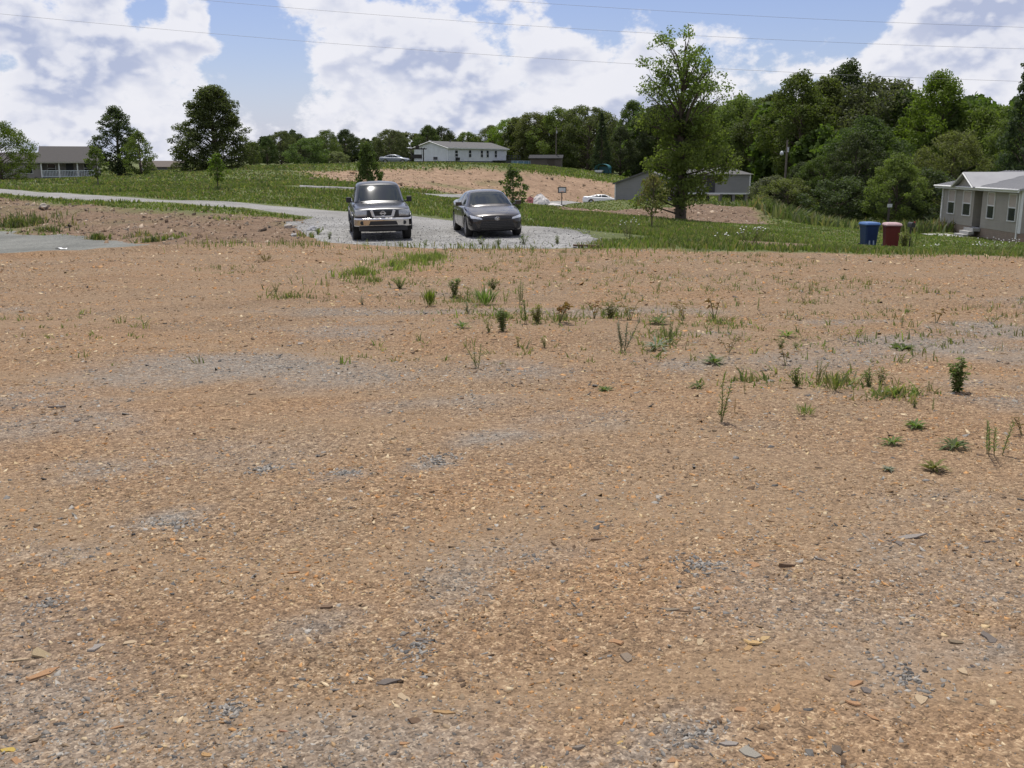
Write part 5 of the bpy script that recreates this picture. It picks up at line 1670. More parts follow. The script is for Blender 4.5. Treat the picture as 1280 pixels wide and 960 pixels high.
    for s in (1, -1):
        MB().lathe([(.001, -.012), (.055, -.012), (.062, -.006), (.062, .03)], 18, 'Y', (s * .655, Y(0) - .125, .60)).build('fog_light', M_BLK, bo, smooth=True)
    bx((0, Y(0) + .06, .42), (1.5, .25, .16)).build('valance', M_BLK, t, bevel=.03)
    bx((0, Y(.55), .36), (.9, .8, .1)).build('skid_plate', M_BLK, t, bevel=.02)
    for yy in (fy, ry):
        MB().tube([(-.75, yy, .375), (.75, yy, .375)], .07, 10).build('axle', M_BLK, t)
    bx((0, Y(5.24), .60), (1.7, .16, .16)).build('rear_bumper', M_CHROME, t, bevel=.03)
    for s in (-.3, .3):
        MB().tube([(s - .32, Y(1.36), 1.165), (s + .28, Y(1.40), 1.19)], .010, 5).build('wiper', M_BLK, t)
    stand(t, p, rz, 3.2, 1.6, .035)
    return t


def sedan(label, p, rz, paint, name='sedan', lift=.0, detail=True, coupe=False, length=4.88, group=None, badge=True):
    t = thing(name, label, 'car', group=group)
    L = length
    k = L / 4.88
    Y = lambda l: l * k - L / 2
    st = [(0.00, .55, .46, .34, .46, .60, .42, .665), (0.05, .70, .60, .26, .44, .64, .56, .715), (0.16, .81, .70, .21, .44, .69, .66, .765), (0.38, .87, .78, .19, .46, .745, .73, .815), (0.8, .905, .82, .18, .48, .82, .78, .89), (1.3, .915, .83, .17, .5, .875, .81, .965),
          (1.7, .92, .83, .17, .5, .90, .82, .985), (2.5, .92, .83, .17, .5, .92, .82, .99), (3.4, .92, .83, .18, .5, .95, .81, 1.01), (4.0, .915, .82, .20, .52, .975, .79, 1.06), (4.5, .88, .78, .26, .54, .97, .74, 1.075), (4.74, .84, .72, .32, .56, .94, .70, 1.06), (4.84, .78, .66, .36, .58, .88, .64, 1.00), (4.88, .68, .58, .42, .6, .80, .56, .90)]
    body = loft('body', [(Y(a[0]), body_ring(*a[1:], crown=.025)) for a in st], paint, t)
    wr, fy, ry = .335, Y(.96), Y(3.79)
    cut(body, [MB().lathe([(.001, -1.2), (.385, -1.2), (.385, 1.2), (.001, 1.2)], 28, 'X', (0, yy, .345)) for yy in (fy, ry)])
    dz = -.06 if coupe else 0

    def cab(wbelt, zbelt, wr_, zt):
        return [(0, .80), (wbelt, .80), (wbelt, zbelt), (wr_ + .035, zt - .10), (wr_ - .04, zt - .02), (wr_ * .5, zt + .012), (0, zt + .02)]
    cabin = loft('cab', [(Y(l), cab(*q)) for l, q in ((1.12, (.66, .88, .58, .93)), (1.24, (.78, .93, .72, .985)), (1.62, (.81, .95, .68, 1.17 + dz / 2)), (2.02, (.82, .965, .60, 1.365 + dz)), (2.25, (.82, .97, .585, 1.415 + dz)), (2.7, (.82, .98, .58, 1.435 + dz)), (3.15, (.82, .99, .58, 1.405 + dz)), (3.5, (.81, 1.0, .60, 1.33 + dz)), (3.9, (.79, 1.01, .65, 1.18 + dz / 2)), (4.2, (.75, 1.02, .68, 1.075)), (4.3, (.66, .98, .6, 1.03)))], paint, t)
    bv = bvh_of(cabin); bb = bvh_of(body)
    dw = Vector((0, .62, -.78))
    patch(bv, [(-.70, Y(1.30), 1.01), (.70, Y(1.30), 1.01), (.53, Y(2.06), 1.36 + dz), (-.53, Y(2.06), 1.36 + dz)], dw, 'windshield', M_VGLASS, t, 12, 8)
    patch(bv, [(.62, Y(4.12), 1.09), (-.62, Y(4.12), 1.09), (-.50, Y(3.38), 1.35 + dz), (.50, Y(3.38), 1.35 + dz)], (0, -.6, -.8), 'rear_window', M_VGLASS, t, 8, 5)
    wins = ([(1, Y(1.72), 1.0), (1, Y(2.62), 1.0), (1, Y(2.60), 1.345 + dz), (1, Y(2.18), 1.315 + dz)], [(1, Y(2.68), 1.0), (1, Y(3.52), 1.02), (1, Y(3.30), 1.30 + dz), (1, Y(2.67), 1.345 + dz)], [(1, Y(3.55), 1.03), (1, Y(3.88), 1.05), (1, Y(3.62), 1.20 + dz), (1, Y(3.42), 1.26 + dz)])
    for s in (1, -1):
        for c in wins:
            patch(bv, c if s > 0 else mirror_x(c), (-s, 0, 0), 'side_window', M_VGLASS, t, 6, 4)
        for c in ([(1, Y(1.48), .30), (1, Y(2.62), .30), (1, Y(2.62), .90), (1, Y(1.40), .86)], [(1, Y(2.66), .30), (1, Y(3.40), .30), (1, Y(3.52), .92), (1, Y(2.66), .90)])[:1 if coupe else 2]:
            d_ = patch(bb, c if s > 0 else mirror_x(c), (-s, 0, 0), 'door', paint, t, 5, 4, .008, .02)
            bx((s * .925, c[1][1] - .13, .80), (.03, .18, .03)).build('handle', M_CHROME if not coupe else paint, d_, bevel=.008)
        mb = bx((s * 1.0, Y(1.66), 1.03), (.20, .11, .13)); mb.box((s * .89, Y(1.66), .985), (.14, .05, .04))
        mb.build('side_mirror', paint, t, bevel=.03)
        c = [(s * .47, -3, .600), (s * .80, -3, .635), (s * .82, -3, .725), (s * .50, -3, .655)]
        hl = patch(bb, c if s > 0 else [c[1], c[0], c[3], c[2]], (0, 1, 0), 'headlight', mat('clear_lens', (.62, .64, .66), .12, .3, 1.0, var=.3, scale=40), t, 8, 3, .010, .03)
        c = [(s * .40, 3, .90), (s * .78, 3, .87), (s * .78, 3, .95), (s * .40, 3, 1.0)]
        patch(bb, c if s < 0 else [c[1], c[0], c[3], c[2]], (0, -1, 0), 'tail_light', mat('tail_red', (.30, .02, .015), .2, 0, 1), t, 6, 3, .008, .03)
        for yy in (fy, ry):
            wheel(t, s * .795, yy, wr, .225, 8)
        c = [(s * .60, -3, .30), (s * .76, -3, .30), (s * .78, -3, .47), (s * .70, -3, .50)]
        patch(bb, c if s > 0 else [c[1], c[0], c[3], c[2]], (0, 1, 0), 'bumper_vent', M_BLK, t, 4, 4, .007, .02)
    ug = patch(bb, [(-.46, -3, .585), (.46, -3, .585), (.49, -3, .640), (-.49, -3, .640)], (0, 1, 0), 'upper_grille', M_BLK, t, 10, 2, .008, .02)
    lg = patch(bb, [(-.60, -3, .245), (.60, -3, .245), (.50, -3, .555), (-.50, -3, .555)], (0, 1, 0), 'lower_grille', M_BLK, t, 10, 5, .008, .02)
    if detail:
        for i in range(5):
            z_ = .29 + .055 * i
            w_ = .56 - .02 * i
            h = bb.ray_cast(Vector((0, -6, z_)), Vector((0, 1, 0)))
            pts = []
            for q in np.linspace(-w_, w_, 9):
                h = bb.ray_cast(Vector((q, -6, z_)), Vector((0, 1, 0)))
                if h[0]:
                    pts.append(h[0] + Vector((0, -.014, 0)))
            if len(pts) > 3:
                MB().tube(pts, .009, 5).build('grille_slat', mat('gloss_black', (.02, .02, .022), .15, 0, 1), lg)
        h = bb.ray_cast(Vector((0, -6, .625)), Vector((0, 1, 0)))
        if h[0] and badge:
            e = MB()
            for sx, sz_, rr_ in ((.075, .05, .007), (.032, .05, .006), (.055, .022, .006)):
                pts = [h[0] + Vector((math.cos(a) * sx, -.02, math.sin(a) * sz_ + (.02 if rr_ == .006 and sx > .05 else 0))) for a in np.linspace(0, 6.283, 21)]
                e.tube(pts, rr_, 5, cap=False)
            e.build('badge', M_CHROME, ug)
        for s in (-.28, .28):
            MB().tube([(s - .30, Y(1.26), .995), (s + .28, Y(1.30), 1.005)], .009, 5).build('wiper', M_BLK, t)
        # chrome window line
        for s in (1, -1):
            pts = []
            for l, z_ in ((1.55, .965), (2.2, .985), (2.9, .995), (3.5, 1.01), (3.85, 1.035)):
                h = bv.ray_cast(Vector((s * 3, Y(l), z_)), Vector((-s, 0, 0)))
                if h[0]:
                    pts.append(h[0] + Vector((s * .006, 0, 0)))
            MB().tube(pts, .009, 5).build('window_trim', M_CHROME, t)
    for yy in (fy, ry):
        MB().tube([(-.72, yy, .335), (.72, yy, .335)], .05, 10).build('axle', M_BLK, t)
    bx((0, 0, .26), (1.45, L * .62, .14)).build('underbody', M_BLK, t)
    stand(t, p, rz, 2.83 * k, 1.6, lift)
    return t


def parked(u, D, half, rz):
    """centre of a vehicle whose nose is in column u, D metres ahead"""
    q = at(u, 285, D)
    return Vector((q.x - math.sin(rz) * half, q.y + math.cos(rz) * half, 0))


pickup('dark charcoal pickup with chrome front bumper parked on the gravel pad', parked(479.5, 31.2, 2.6, R(10.9)), R(10.9))
sedan('dark grey brown four-door sedan parked on gravel right of the pickup', parked(622, 31.6, 2.44, R(10.5)), R(10.5), mat('paint_grey_brown', (.024, .020, .019), .28, .3, .8, var=.1, scale=2), lift=.035)
cp = foot(753, 120)
sedan('white coupe parked side-on at the end of the gravel driveway', Vector((cp.x, cp.y, 0)), R(80), mat('paint_white', (.78, .78, .77), .3, 0, 1.0, var=.04), name='coupe', coupe=True, length=4.95, detail=False)
cp = foot(781, 122)
sedan('black car half hidden behind the white coupe and the tree leaves', Vector((cp.x, cp.y, 0)), R(95), mat('paint_black', (.015, .015, .017), .25, .2, 1.0), name='car', detail=False)
cp = foot(496, 164)
sedan('grey car parked at the left end of the white house', Vector((cp.x, cp.y, 0)), R(84), mat('paint_silver', (.20, .22, .24), .3, .3, 1.0), name='car', detail=False, lift=.02)

# ------------------------------------------------------------------ buildings
M_SHINGLE = mat('shingle_grey_brown', (.055, .050, .047), .9, var=.25, scale=2.5, bump=.5, bscale=10)
M_SHINGLE_D = mat('shingle_grey', (.11, .107, .105), .95, var=.2, scale=2.5, bump=.5, bscale=10)
M_METAL = mat('roof_metal', (.29, .29, .295), .55, .15, var=.08, scale=1.2)
M_TRIM = mat('white_trim', (.68, .68, .66), .55, var=.06)
M_WGLASS = glass_mat('window_glass', (.03, .035, .04), .05)
M_BLIND = mat('window_blind', (.42, .36, .31), .7, var=.1)
S_TAN = siding_mat('siding_tan', (.27, .245, .215), .2)
S_WHITE = siding_mat('siding_white', (.66, .68, .70), .2)
S_GREY = siding_mat('siding_grey', (.22, .218, .212), .2)
S_BROWN = siding_mat('siding_brown', (.10, .08, .065), .25)
S_STONE = siding_mat('siding_stone', (.30, .275, .228), .2)
B_SKIRT = brick_mat('brick_skirt', (.30, .21, .15), (.22, .15, .11), (.32, .29, .25))


def roof_gable(parent, x0, x1, y0, y1, ze, zr, m, over=.35, th=.14, name='roof'):
    """gable roof, ridge along x"""
    ym = (y0 + y1) / 2
    sl = (zr - ze) / ((y1 - y0) / 2)
    a, b = y0 - over, y1 + over
    za = ze - over * sl
    poly = [(x0 - over, a, za), (x0 - over, ym, zr), (x0 - over, b, za), (x0 - over, b, za + th), (x0 - over, ym, zr + th), (x0 - over, a, za + th)]
    return MB().prism(poly, (x1 - x0 + 2 * over, 0, 0)).build(name, m, parent)


def wall_gable(parent, x0, x1, y0, y1, z0, ze, zr, m, name='wall'):
    ym = (y0 + y1) / 2
    return MB().prism([(x0, y0, z0), (x0, y1, z0), (x0, y1, ze), (x0, ym, zr), (x0, y0, ze)], (x1 - x0, 0, 0)).build(name, m, parent)


def window(parent, c, w, h, ax='y', sgn=-1, sash=True, blind=0.0, mull=0, name='window'):
    """framed window set on a wall; c is the wall point, ax/sgn its outward axis"""
    def B(b, du, dz, su, sz, out, th):
        if ax == 'y':
            b.box((c[0] + du, c[1] + sgn * out, c[2] + dz), (su, th, sz))
        else:
            b.box((c[0] + sgn * out, c[1] + du, c[2] + dz), (th, su, sz))
        return b
    f = MB(); fw = .055
    B(f, 0, h / 2 + fw / 2, w + 2 * fw, fw, .03, .06); B(f, 0, -h / 2 - fw / 2, w + 2 * fw, fw, .035, .07)
    B(f, -w / 2 - fw / 2, 0, fw, h, .03, .06); B(f, w / 2 + fw / 2, 0, fw, h, .03, .06)
    if sash:
        B(f, 0, 0, w, .07, .028, .05)
    for i in range(mull):
        B(f, w * ((i + 1) / (mull + 1) - .5), 0, .05, h - .002, .026, .045)
    fo = f.build(name, M_TRIM, parent)
    hb = h * blind
    if blind:
        B(MB(), 0, h / 2 - hb / 2, w, hb, .012, .02).build('blind', M_BLIND, fo)
    B(MB(), 0, -hb / 2, w, h - hb, .010, .018).build('pane', M_WGLASS, fo)
    return fo


def house_right():
    n, f = at(1272, 303, 57), at(1175, 288, 69)
    z0 = min(Hs(n.x, n.y), Hs(f.x, f.y), n.z) - .05
    d = Vector((f.x - n.x, f.y - n.y, 0)); L = d.length
    t = thing('ranch_house', 'grey sided one-storey house with pale metal roof at the right edge', 'house', (n.x, n.y, z0), math.atan2(d.y, d.x))
    ze = at(1175, 231.5, 69).z - z0
    sk = .62
    W = 8.5
    bx((L / 2, -W / 2, sk / 2 - .1), (L - .06, W - .06, sk + .2)).build('foundation', B_SKIRT, t)
    # recessed entry splits the front wall
    e0, e1 = L * .455, L * .56
    wl = MB()
    wl.prism([(e1, 0, sk), (L, 0, sk), (L, -W, sk), (0, -W, sk), (0, 0, sk), (e0, 0, sk), (e0, -1.3, sk), (e1, -1.3, sk)], (0, 0, ze - sk))
    wl.build('wall', S_STONE, t)
    for x_ in (0.0, L):
        bx((x_, .012, (ze + sk) / 2), (.14, .12, ze - sk)).build('corner_trim', M_TRIM, t)
    dr = bx(((e0 + e1) / 2, -1.27, sk + 1.02), (.92, .06, 2.04)).build('door', mat('door_grey', (.16, .16, .155), .5), t)
    bx(((e0 + e1) / 2 + .36, -1.22, sk + 1.0), (.05, .06, .05)).build('handle', M_CHROME, dr)
    win = [(1.10, .95), (4.05, .95), (7.75, 1.2), (10.35, 1.1)]
    for x_, w_ in win:
        window(t, (x_, 0, sk + 1.42), w_, 1.5, 'y', 1, True, .5, 0)
    # main roof, hipped look at the near side through a gable end outside the frame
    zr = ze + .88
    o = .42
    ro = MB()
    sl = (zr - ze) / (W / 2)
    y0, ym, y1 = o, -W / 2, -W - o
    za = ze - o * sl
    ro.prism([(-o, y0, za), (-o, ym, zr), (-o, y1, za), (-o, y1, za + .1), (-o, ym, zr + .1), (-o, y0, za + .1)], (L + 2 * o, 0, 0))
    rf = ro.build('roof', M_METAL, t)
    nseam = 27
    ang = math.atan(sl)
    sm = bx((0, 0, 0), (.035, math.hypot(y0 - ym, zr - za), .035)).mesh('seam'); sm.materials.append(M_METAL)
    for i in range(nseam):
        x_ = -o + .05 + (L + 2 * o - .1) * i / (nseam - 1)
        s_ = bpy.data.objects.new('seam', sm); COL.objects.link(s_); s_.parent = rf
        s_.location = (x_, (y0 + ym) / 2, (za + zr) / 2 + .115); s_.rotation_euler = (-ang, 0, 0)
    fs = MB(); fs.box((L / 2, o + .01, za + .01), (L + 2 * o + .04, .05, .2)); fs.build('fascia', M_TRIM, t)
    MB().tube([(-o, o + .09, za + .06), (L + o, o + .09, za + .06)], .06, 8).build('gutter', M_TRIM, t, smooth=True)
    MB().tube([(.12, .10, .3), (.12, .10, ze - .1)], .045, 8).build('downspout', M_TRIM, t)
    # cross gable over the entry
    g0, g1 = L * .47, L * .72
    gm = (g0 + g1) / 2; gz = zr - .05
    gy = o + .25
    gr = MB()
    gr.prism([(g0 - .25, gy, za + .03), (gm, gy, gz), (g1 + .25, gy, za + .03), (g1 + .25, gy, za + .13), (gm, gy, gz + .1), (g0 - .25, gy, za + .13)], (0, -(W / 2 + gy) + .3, 0))
    go = gr.build('gable_roof', M_METAL, t)
    MB().prism([(g0 + .02, o - .02, za + .10), (g1 - .02, o - .02, za + .10), (gm, o - .02, gz - .02)], (0, -.3, 0)).build('gable_wall', S_STONE, t)
    rk = MB()
    for a_, b_ in (((g0 - .25, gy + .03, za + .06), (gm, gy + .03, gz + .03)), ((g1 + .25, gy + .03, za + .06), (gm, gy + .03, gz + .03))):
        rk.tube([a_, b_], .055, 4)
    rk.build('rake_trim', M_TRIM, t)
    # entry steps
    cs = mat('concrete', (.36, .355, .34), .85, var=.15)
    for i in range(3):
        bx(((e0 + e1) / 2, .22 + .32 * (2 - i), .10 + .19 * i), (1.5, .32 if i < 2 else .45, .19)).build('step', cs, t, bevel=.01)
    bx(((e0 + e1) / 2 + .3, 1.9, .02), (2.8, 1.6, .12)).build('entry_slab', cs, t)
    bx(((e0 + e1) / 2, -.65, sk - .04), (e1 - e0 - .02, 1.25, .08)).build('porch_floor', cs, t)


house_right()


def house_trailer():
    p = foot(807, 112)
    t = thing('trailer_house', 'grey trailer house with low roof half hidden behind the tall tree', 'house', (p.x, p.y, p.z), R(-10))
    s = 1261 / 112
    # gable wing facing the camera at left
    hw = 40 / s
    w = MB().prism([(-hw, 0, -.1), (hw, 0, -.1), (hw, 0, 1.9), (0, 0, 3.2), (-hw, 0, 1.9)], (0, 9, 0)).build('wall', S_GREY, t)
    MB().prism([(-hw - .3, -.3, 1.8), (0, -.3, 3.22), (hw + .3, -.3, 1.8), (hw + .3, -.3, 1.95), (0, -.3, 3.38), (-hw - .3, -.3, 1.95)], (0, 9.6, 0)).build('roof', M_SHINGLE_D, t)
    bx((-hw, .0, .9), (.12, .14, 2.0)).build('corner_trim', M_TRIM, t)
    # long wing at right, standing on piers
    x0, x1 = hw + .02, (932 - 805) / s
    zb, ze = .85, 2.95
    bx(((x0 + x1) / 2, 2.6, (zb + ze) / 2), (x1 - x0, 4.4, ze - zb)).build('wing_wall', S_GREY, t)
    V = [(x0 - .3, .1, ze), (x1 + .3, .1, ze), (x1 + .3, 5.1, ze), (x0 - .3, 5.1, ze), (x0 - .3, 2.6, ze + .75), (x1 - 2.4, 2.6, ze + .75)]
    MB().add(V, [(3, 2, 1, 0), (0, 1, 5, 4), (1, 2, 5), (2, 3, 4, 5), (3, 0, 4)]).build('wing_roof', M_SHINGLE_D, t)
    bx(((x0 + x1) / 2, .36, zb + .02), (x1 - x0, .1, .16)).build('skirt_beam', M_TRIM, t)
    for x_ in (x1 - .1,):
        bx((x_, .38, (zb + ze) / 2), (.12, .1, ze - zb)).build('corner_trim', M_TRIM, t)
    for i in range(6):
        for y_ in (.6, 4.4):
            bx((x0 + .4 + (x1 - x0 - .8) * i / 5, y_, zb / 2 - .3), (.3, .3, zb + .6)).build('pier', mat('pier_block', (.22, .21, .20), .9), t)
    d = bx((x1 - 4.3, .36, zb + 1.0), (.9, .06, 1.9)).build('door', mat('door_dark', (.03, .03, .033), .5), t)
    window(t, (x1 - 6.4, .40, zb + 1.2), .9, 1.0)
    window(t, (x0 + 1.6, .40, zb + 1.2), .9, 1.0)
    bx((x1 - 4.3, -.45, zb - .12), (2.0, 1.6, .1)).build('deck', mat('deck_wood', (.25, .22, .18), .8), t)
    for x_ in (-.9, .9):
        bx((x1 - 4.3 + x_, -1.15, zb / 2 - .45), (.1, .1, zb + .55)).build('deck_post', mat('deck_wood', (.25, .22, .18), .8), t)


house_trailer()


def house_white():
    c = at(560, 205.5, 170)
    z0 = Hs(c.x, c.y) - .05
    t = thing('white_house', 'long white one-storey house with grey roof on the hilltop', 'house', (c.x, c.y, z0), R(57))
    L, W = 18.0, 7.2          # x along the long wall away to the right, y to the left along the gable end
    sk, ze, zr = .55, 2.75, 3.75
    bx((L / 2, W / 2, sk / 2 - .3), (L - .1, W - .1, sk + .6)).build('foundation', mat('skirt_dark', (.10, .11, .125), .8), t)
    wall_gable(t, 0, L, 0, W, sk, ze, zr, S_WHITE)
    roof_gable(t, 0, L, 0, W, ze, zr, M_SHINGLE_D, .35, .13)
    fo = MB()
    fo.tube([(-.37, -.35, ze - .10), (-.37, W / 2, zr + .03)], .07, 4); fo.tube([(-.37, W + .35, ze - .10), (-.37, W / 2, zr + .03)], .07, 4)
    fo.build('rake_trim', M_TRIM, t)
    bx((L / 2, -.37, ze - .06), (L + .7, .06, .18)).build('fascia', M_TRIM, t)
    for x_, w_ in ((2.4, .8), (6.4, .75), (10.0, .7), (11.8, .7), (14.4, .75)):
        window(t, (x_, 0, sk + 1.25), w_, 1.15 if x_ > 3 else 1.0, 'y', -1, True, 0)
    window(t, (0, 2.6, sk + .45), .9, .5, 'x', -1, False)
    bx((2.6, -.12, sk + .35), (.9, .35, .5)).build('wall_unit', M_BLK, t)
    for x_, y_ in ((5, 3.2), (9.0, 3.4)):
        MB().tube([(x_, y_, zr - .4), (x_, y_, zr + .35)], .09, 8).build('roof_vent', M_SHINGLE_D, t)
    # deck with railing at the right end
    dk = mat('deck_dark', (.055, .06, .065), .8)
    bx((15.6, -1.6, .62), (4.6, 3.0, .14)).build('deck', dk, t)
    bx((15.6, -3.05, .2), (4.6, .06, .75)).build('deck_skirt', dk, t)
    for i in range(6):
        bx((13.35 + 4.5 * i / 5, -3.0, 1.1), (.09, .09, .95)).build('railing_post', dk, t)
    for z_ in (1.1, 1.55):
        bx((15.6, -3.0, z_), (4.6, .06, .07)).build('railing', dk, t)


house_white()


def house_porch():
    c = at(88, 222, 142)
    z0 = Hs(c.x, c.y) - .1
    t = thing('porch_house', 'brown roofed house with white porch railing on the left', 'house', (c.x, c.y, z0), R(20))
    s = 1261 / 142
    hw = 33 / s
    zf, ze, zr = .25, 2.35, 4.45
    wall_gable(t, -hw, hw, 2.0, 9.0, -.3, ze + .5, zr - .1, S_TAN)
    # roof runs forward over the porch
    ym = 5.0
    MB().prism([(-hw - .35, -.35, ze - .1), (-hw - .35, ym, zr), (-hw - .35, 9.4, ze), (-hw - .35, 9.4, ze + .14), (-hw - .35, ym, zr + .14), (-hw - .35, -.35, ze + .04)], (2 * hw + .7, 0, 0)).build('roof', M_SHINGLE, t)
    bx((0, -.37, ze - .04), (2 * hw + .6, .05, .2)).build('fascia', mat('trim_tan', (.36, .33, .29), .6), t)
    bx((0, .9, zf - .15), (2 * hw, 2.1, .3)).build('porch_floor', mat('deck_grey', (.20, .20, .19), .8), t)
    bx((0, 0.0, -.1), (2 * hw, .1, .6)).build('porch_skirt', mat('skirt_brown', (.10, .085, .07), .8), t)
    for i, x_ in enumerate((-hw + .1, -hw * .36, hw * .28, hw - .1)):
        bx((x_, .05, (zf + ze) / 2), (.17, .17, ze - zf)).build('porch_post', M_TRIM, t)
    RW = mat('railing_white', (.62, .68, .68), .6)
    for a, b in ((-hw + .19, -hw * .36 - .09), (-hw * .36 + .09, hw * .28 - .09), (hw * .28 + .09, hw - .19)):
        for z_ in (zf + .12, zf + .92):
            bx(((a + b) / 2, .05, z_), (b - a, .06, .08)).build('railing', RW, t)
        nb = 11
        for i in range(nb):
            bx((a + (b - a) * (i + .5) / nb, .05, zf + .52), (.06, .04, .72)).build('baluster', RW, t)
    for x_ in (-hw * .66, hw * .62):
        window(t, (x_, 2.0, zf + 1.25), 1.0, 1.2)
    bx((-.1, 1.97, zf + 1.0), (.95, .06, 2.0)).build('door', mat('door_dark', (.03, .03, .033), .5), t)
    # lower wing at the left
    x0, x1 = -hw - 60 / s, -hw - .02
    wall_gable(t, x0, x1, 1.0, 8.0, -.3, 2.2, 3.55, S_TAN, 'wing_wall')
    roof_gable(t, x0, x1 - .4, 1.0, 8.0, 2.2, 3.55, M_SHINGLE, .35, .13, 'wing_roof')
    window(t, ((x0 + x1) / 2 + 1.8, 1.0, 1.35), .9, 1.1)


house_porch()


def house_small():
    c = at(206, 212, 168)
    z0 = Hs(c.x, c.y) - .75
    t = thing('small_house', 'small grey house with low brown roof behind weeds on the left', 'house', (c.x, c.y, z0), R(24))
    wall_gable(t, -3.3, 3.3, 0, 6, 0, 1.3, 2.2, siding_mat('siding_dull', (.17, .17, .165), .2))
    roof_gable(t, -3.3, 3.3, 0, 6, 1.3, 2.2, mat('shingle_brown', (.11, .09, .075), .9, var=.2), .3, .12)
    window(t, (-1.8, 0, .75), .8, .8); window(t, (1.4, 0, .75), .8, .8)
    bx((-3.0, 1.0, 2.2), (.5, .5, 1.0)).build('chimney', M_SHINGLE, t)


house_small()


def shed():
    c = at(682, 207.5, 176)
    t = thing('shed', 'dark brown shed with flat-pitched roof right of the white house', 'shed', (c.x, c.y, Hs(c.x, c.y) - .1), R(-6))
    wall_gable(t, -2.7, 2.7, 0, 4, 0, 2.0, 2.5, S_BROWN)
    roof_gable(t, -2.7, 2.7, 0, 4, 2.0, 2.5, mat('shed_roof', (.05, .05, .052), .95, spec=.1), .3, .1)
    d = bx((.9, -.03, .95), (1.3, .06, 1.8)).build('door', mat('shed_door', (.07, .055, .045), .8), t)
    bx((.4, -.08, .95), (.06, .05, .16)).build('handle', M_CHROME, d)


shed()

# ------------------------------------------------------------------ yard things
def pool():
    c = at(651, 205.5, 170)
    t = thing('pool', 'round blue above-ground pool between the white house and shed', 'pool', (c.x, c.y, Hs(c.x, c.y) - .05))
    bl = mat('pool_blue', (.10, .19, .28), .5, var=.15)
    MB().lathe([(1.55, 0), (1.55, .85), (1.48, .86), (1.48, .7), (.001, .7)], 28).build('wall', bl, t, smooth=False)
    MB().lathe([(1.44, .86), (1.64, .86), (1.64, .93), (1.44, .93), (1.44, .86)], 28).build('rim', mat('pool_rim', (.35, .42, .48), .5), t)
    for i in range(10):
        a = i * .628
        bx((math.cos(a) * 1.6, math.sin(a) * 1.6, .44), (.1, .1, .88), rz=a).build('post', mat('pool_rim', (.35, .42, .48), .5), t)


pool()


def pergola():
    c = at(522, 206, 156)
    t = thing('arbor_swing', 'dark wooden arbor frame with swing in front of the white gable', 'arbor', (c.x, c.y, Hs(c.x, c.y) - .1), R(8))
    m = mat('arbor_wood', (.045, .038, .034), .8)
    for x_ in (-.95, .95):
        for y_ in (0, .9):
            bx((x_, y_, 1.1), (.13, .13, 2.4)).build('post', m, t)
    for y_ in (0, .9):
        bx((0, y_, 2.28), (2.9, .12, .16)).build('beam', m, t)
    for i in range(6):
        bx((-1.1 + .44 * i, .45, 2.42), (.08, 1.5, .1)).build('rafter', m, t)
    bx((0, .45, .75), (1.5, .5, .08)).build('seat', m, t)
    bx((0, .68, 1.15), (1.5, .07, .6), rx=-.15).build('backrest', m, t)
    for x_ in (-.7, .7):
        MB().tube([(x_, .45, .78), (x_, .45, 2.25)], .025, 5).build('chain', m, t)
    bx((0, 0, 2.55), (.55, .08, .5)).build('plaque', m, t)


pergola()


def teal_canopy():
    c = at(752, 217, 156)
    t = thing('teal_canopy', 'small teal arched canopy at the edge of the trees on the hill', 'canopy', (c.x, c.y, Hs(c.x, c.y) - .05), R(-20))
    m = mat('teal_tarp', (.03, .14, .17), .45, var=.15)
    V, F = [], []
    n = 12
    for j, y_ in enumerate((0, 1.6)):
        for i in range(n + 1):
            a = math.pi * i / n
            V.append((-math.cos(a) * 1.15, y_, .75 + math.sin(a) ** .7 * .85))
    for j, y_ in enumerate((0, 1.6)):
        for i in range(n + 1):
            a = math.pi * i / n
            V.append((-math.cos(a) * 1.10, y_ + (.02 if j == 0 else -.02), .72 + math.sin(a) ** .7 * .83))
    w = n + 1
    for i in range(n):
        F += [(i, i + 1, w + i + 1, w + i), (2 * w + i, 3 * w + i, 3 * w + i + 1, 2 * w + i + 1), (i, 2 * w + i, 2 * w + i + 1, i + 1), (w + i, w + i + 1, 3 * w + i + 1, 3 * w + i)]
    MB().add(V, F).build('tarp', m, t)
    for x_ in (-1.12, 1.12):
        for y_ in (.05, 1.55):
            MB().tube([(x_, y_, 0), (x_, y_, .85)], .04, 6).build('leg', M_BLK, t)
    bx((.2, 1.5, .7), (1.9, .06, 1.0)).build('back_curtain', m, t)
    b = thing('boat', 'small white covered object parked under the teal canopy', 'boat', (c.x - .35, c.y + .5, Hs(c.x, c.y)), R(-20))
    MB().prism([(-.6, -.35, .25), (.5, -.35, .25), (.75, -.35, .6), (-.65, -.35, .6)], (0, .7, 0)).build('hull', M_TRIM, b, bevel=.06)
    for x_ in (-.3, .3):
        bx((x_, 0, .12), (.12, .5, .26)).build('cradle', M_BLK, b)


teal_canopy()


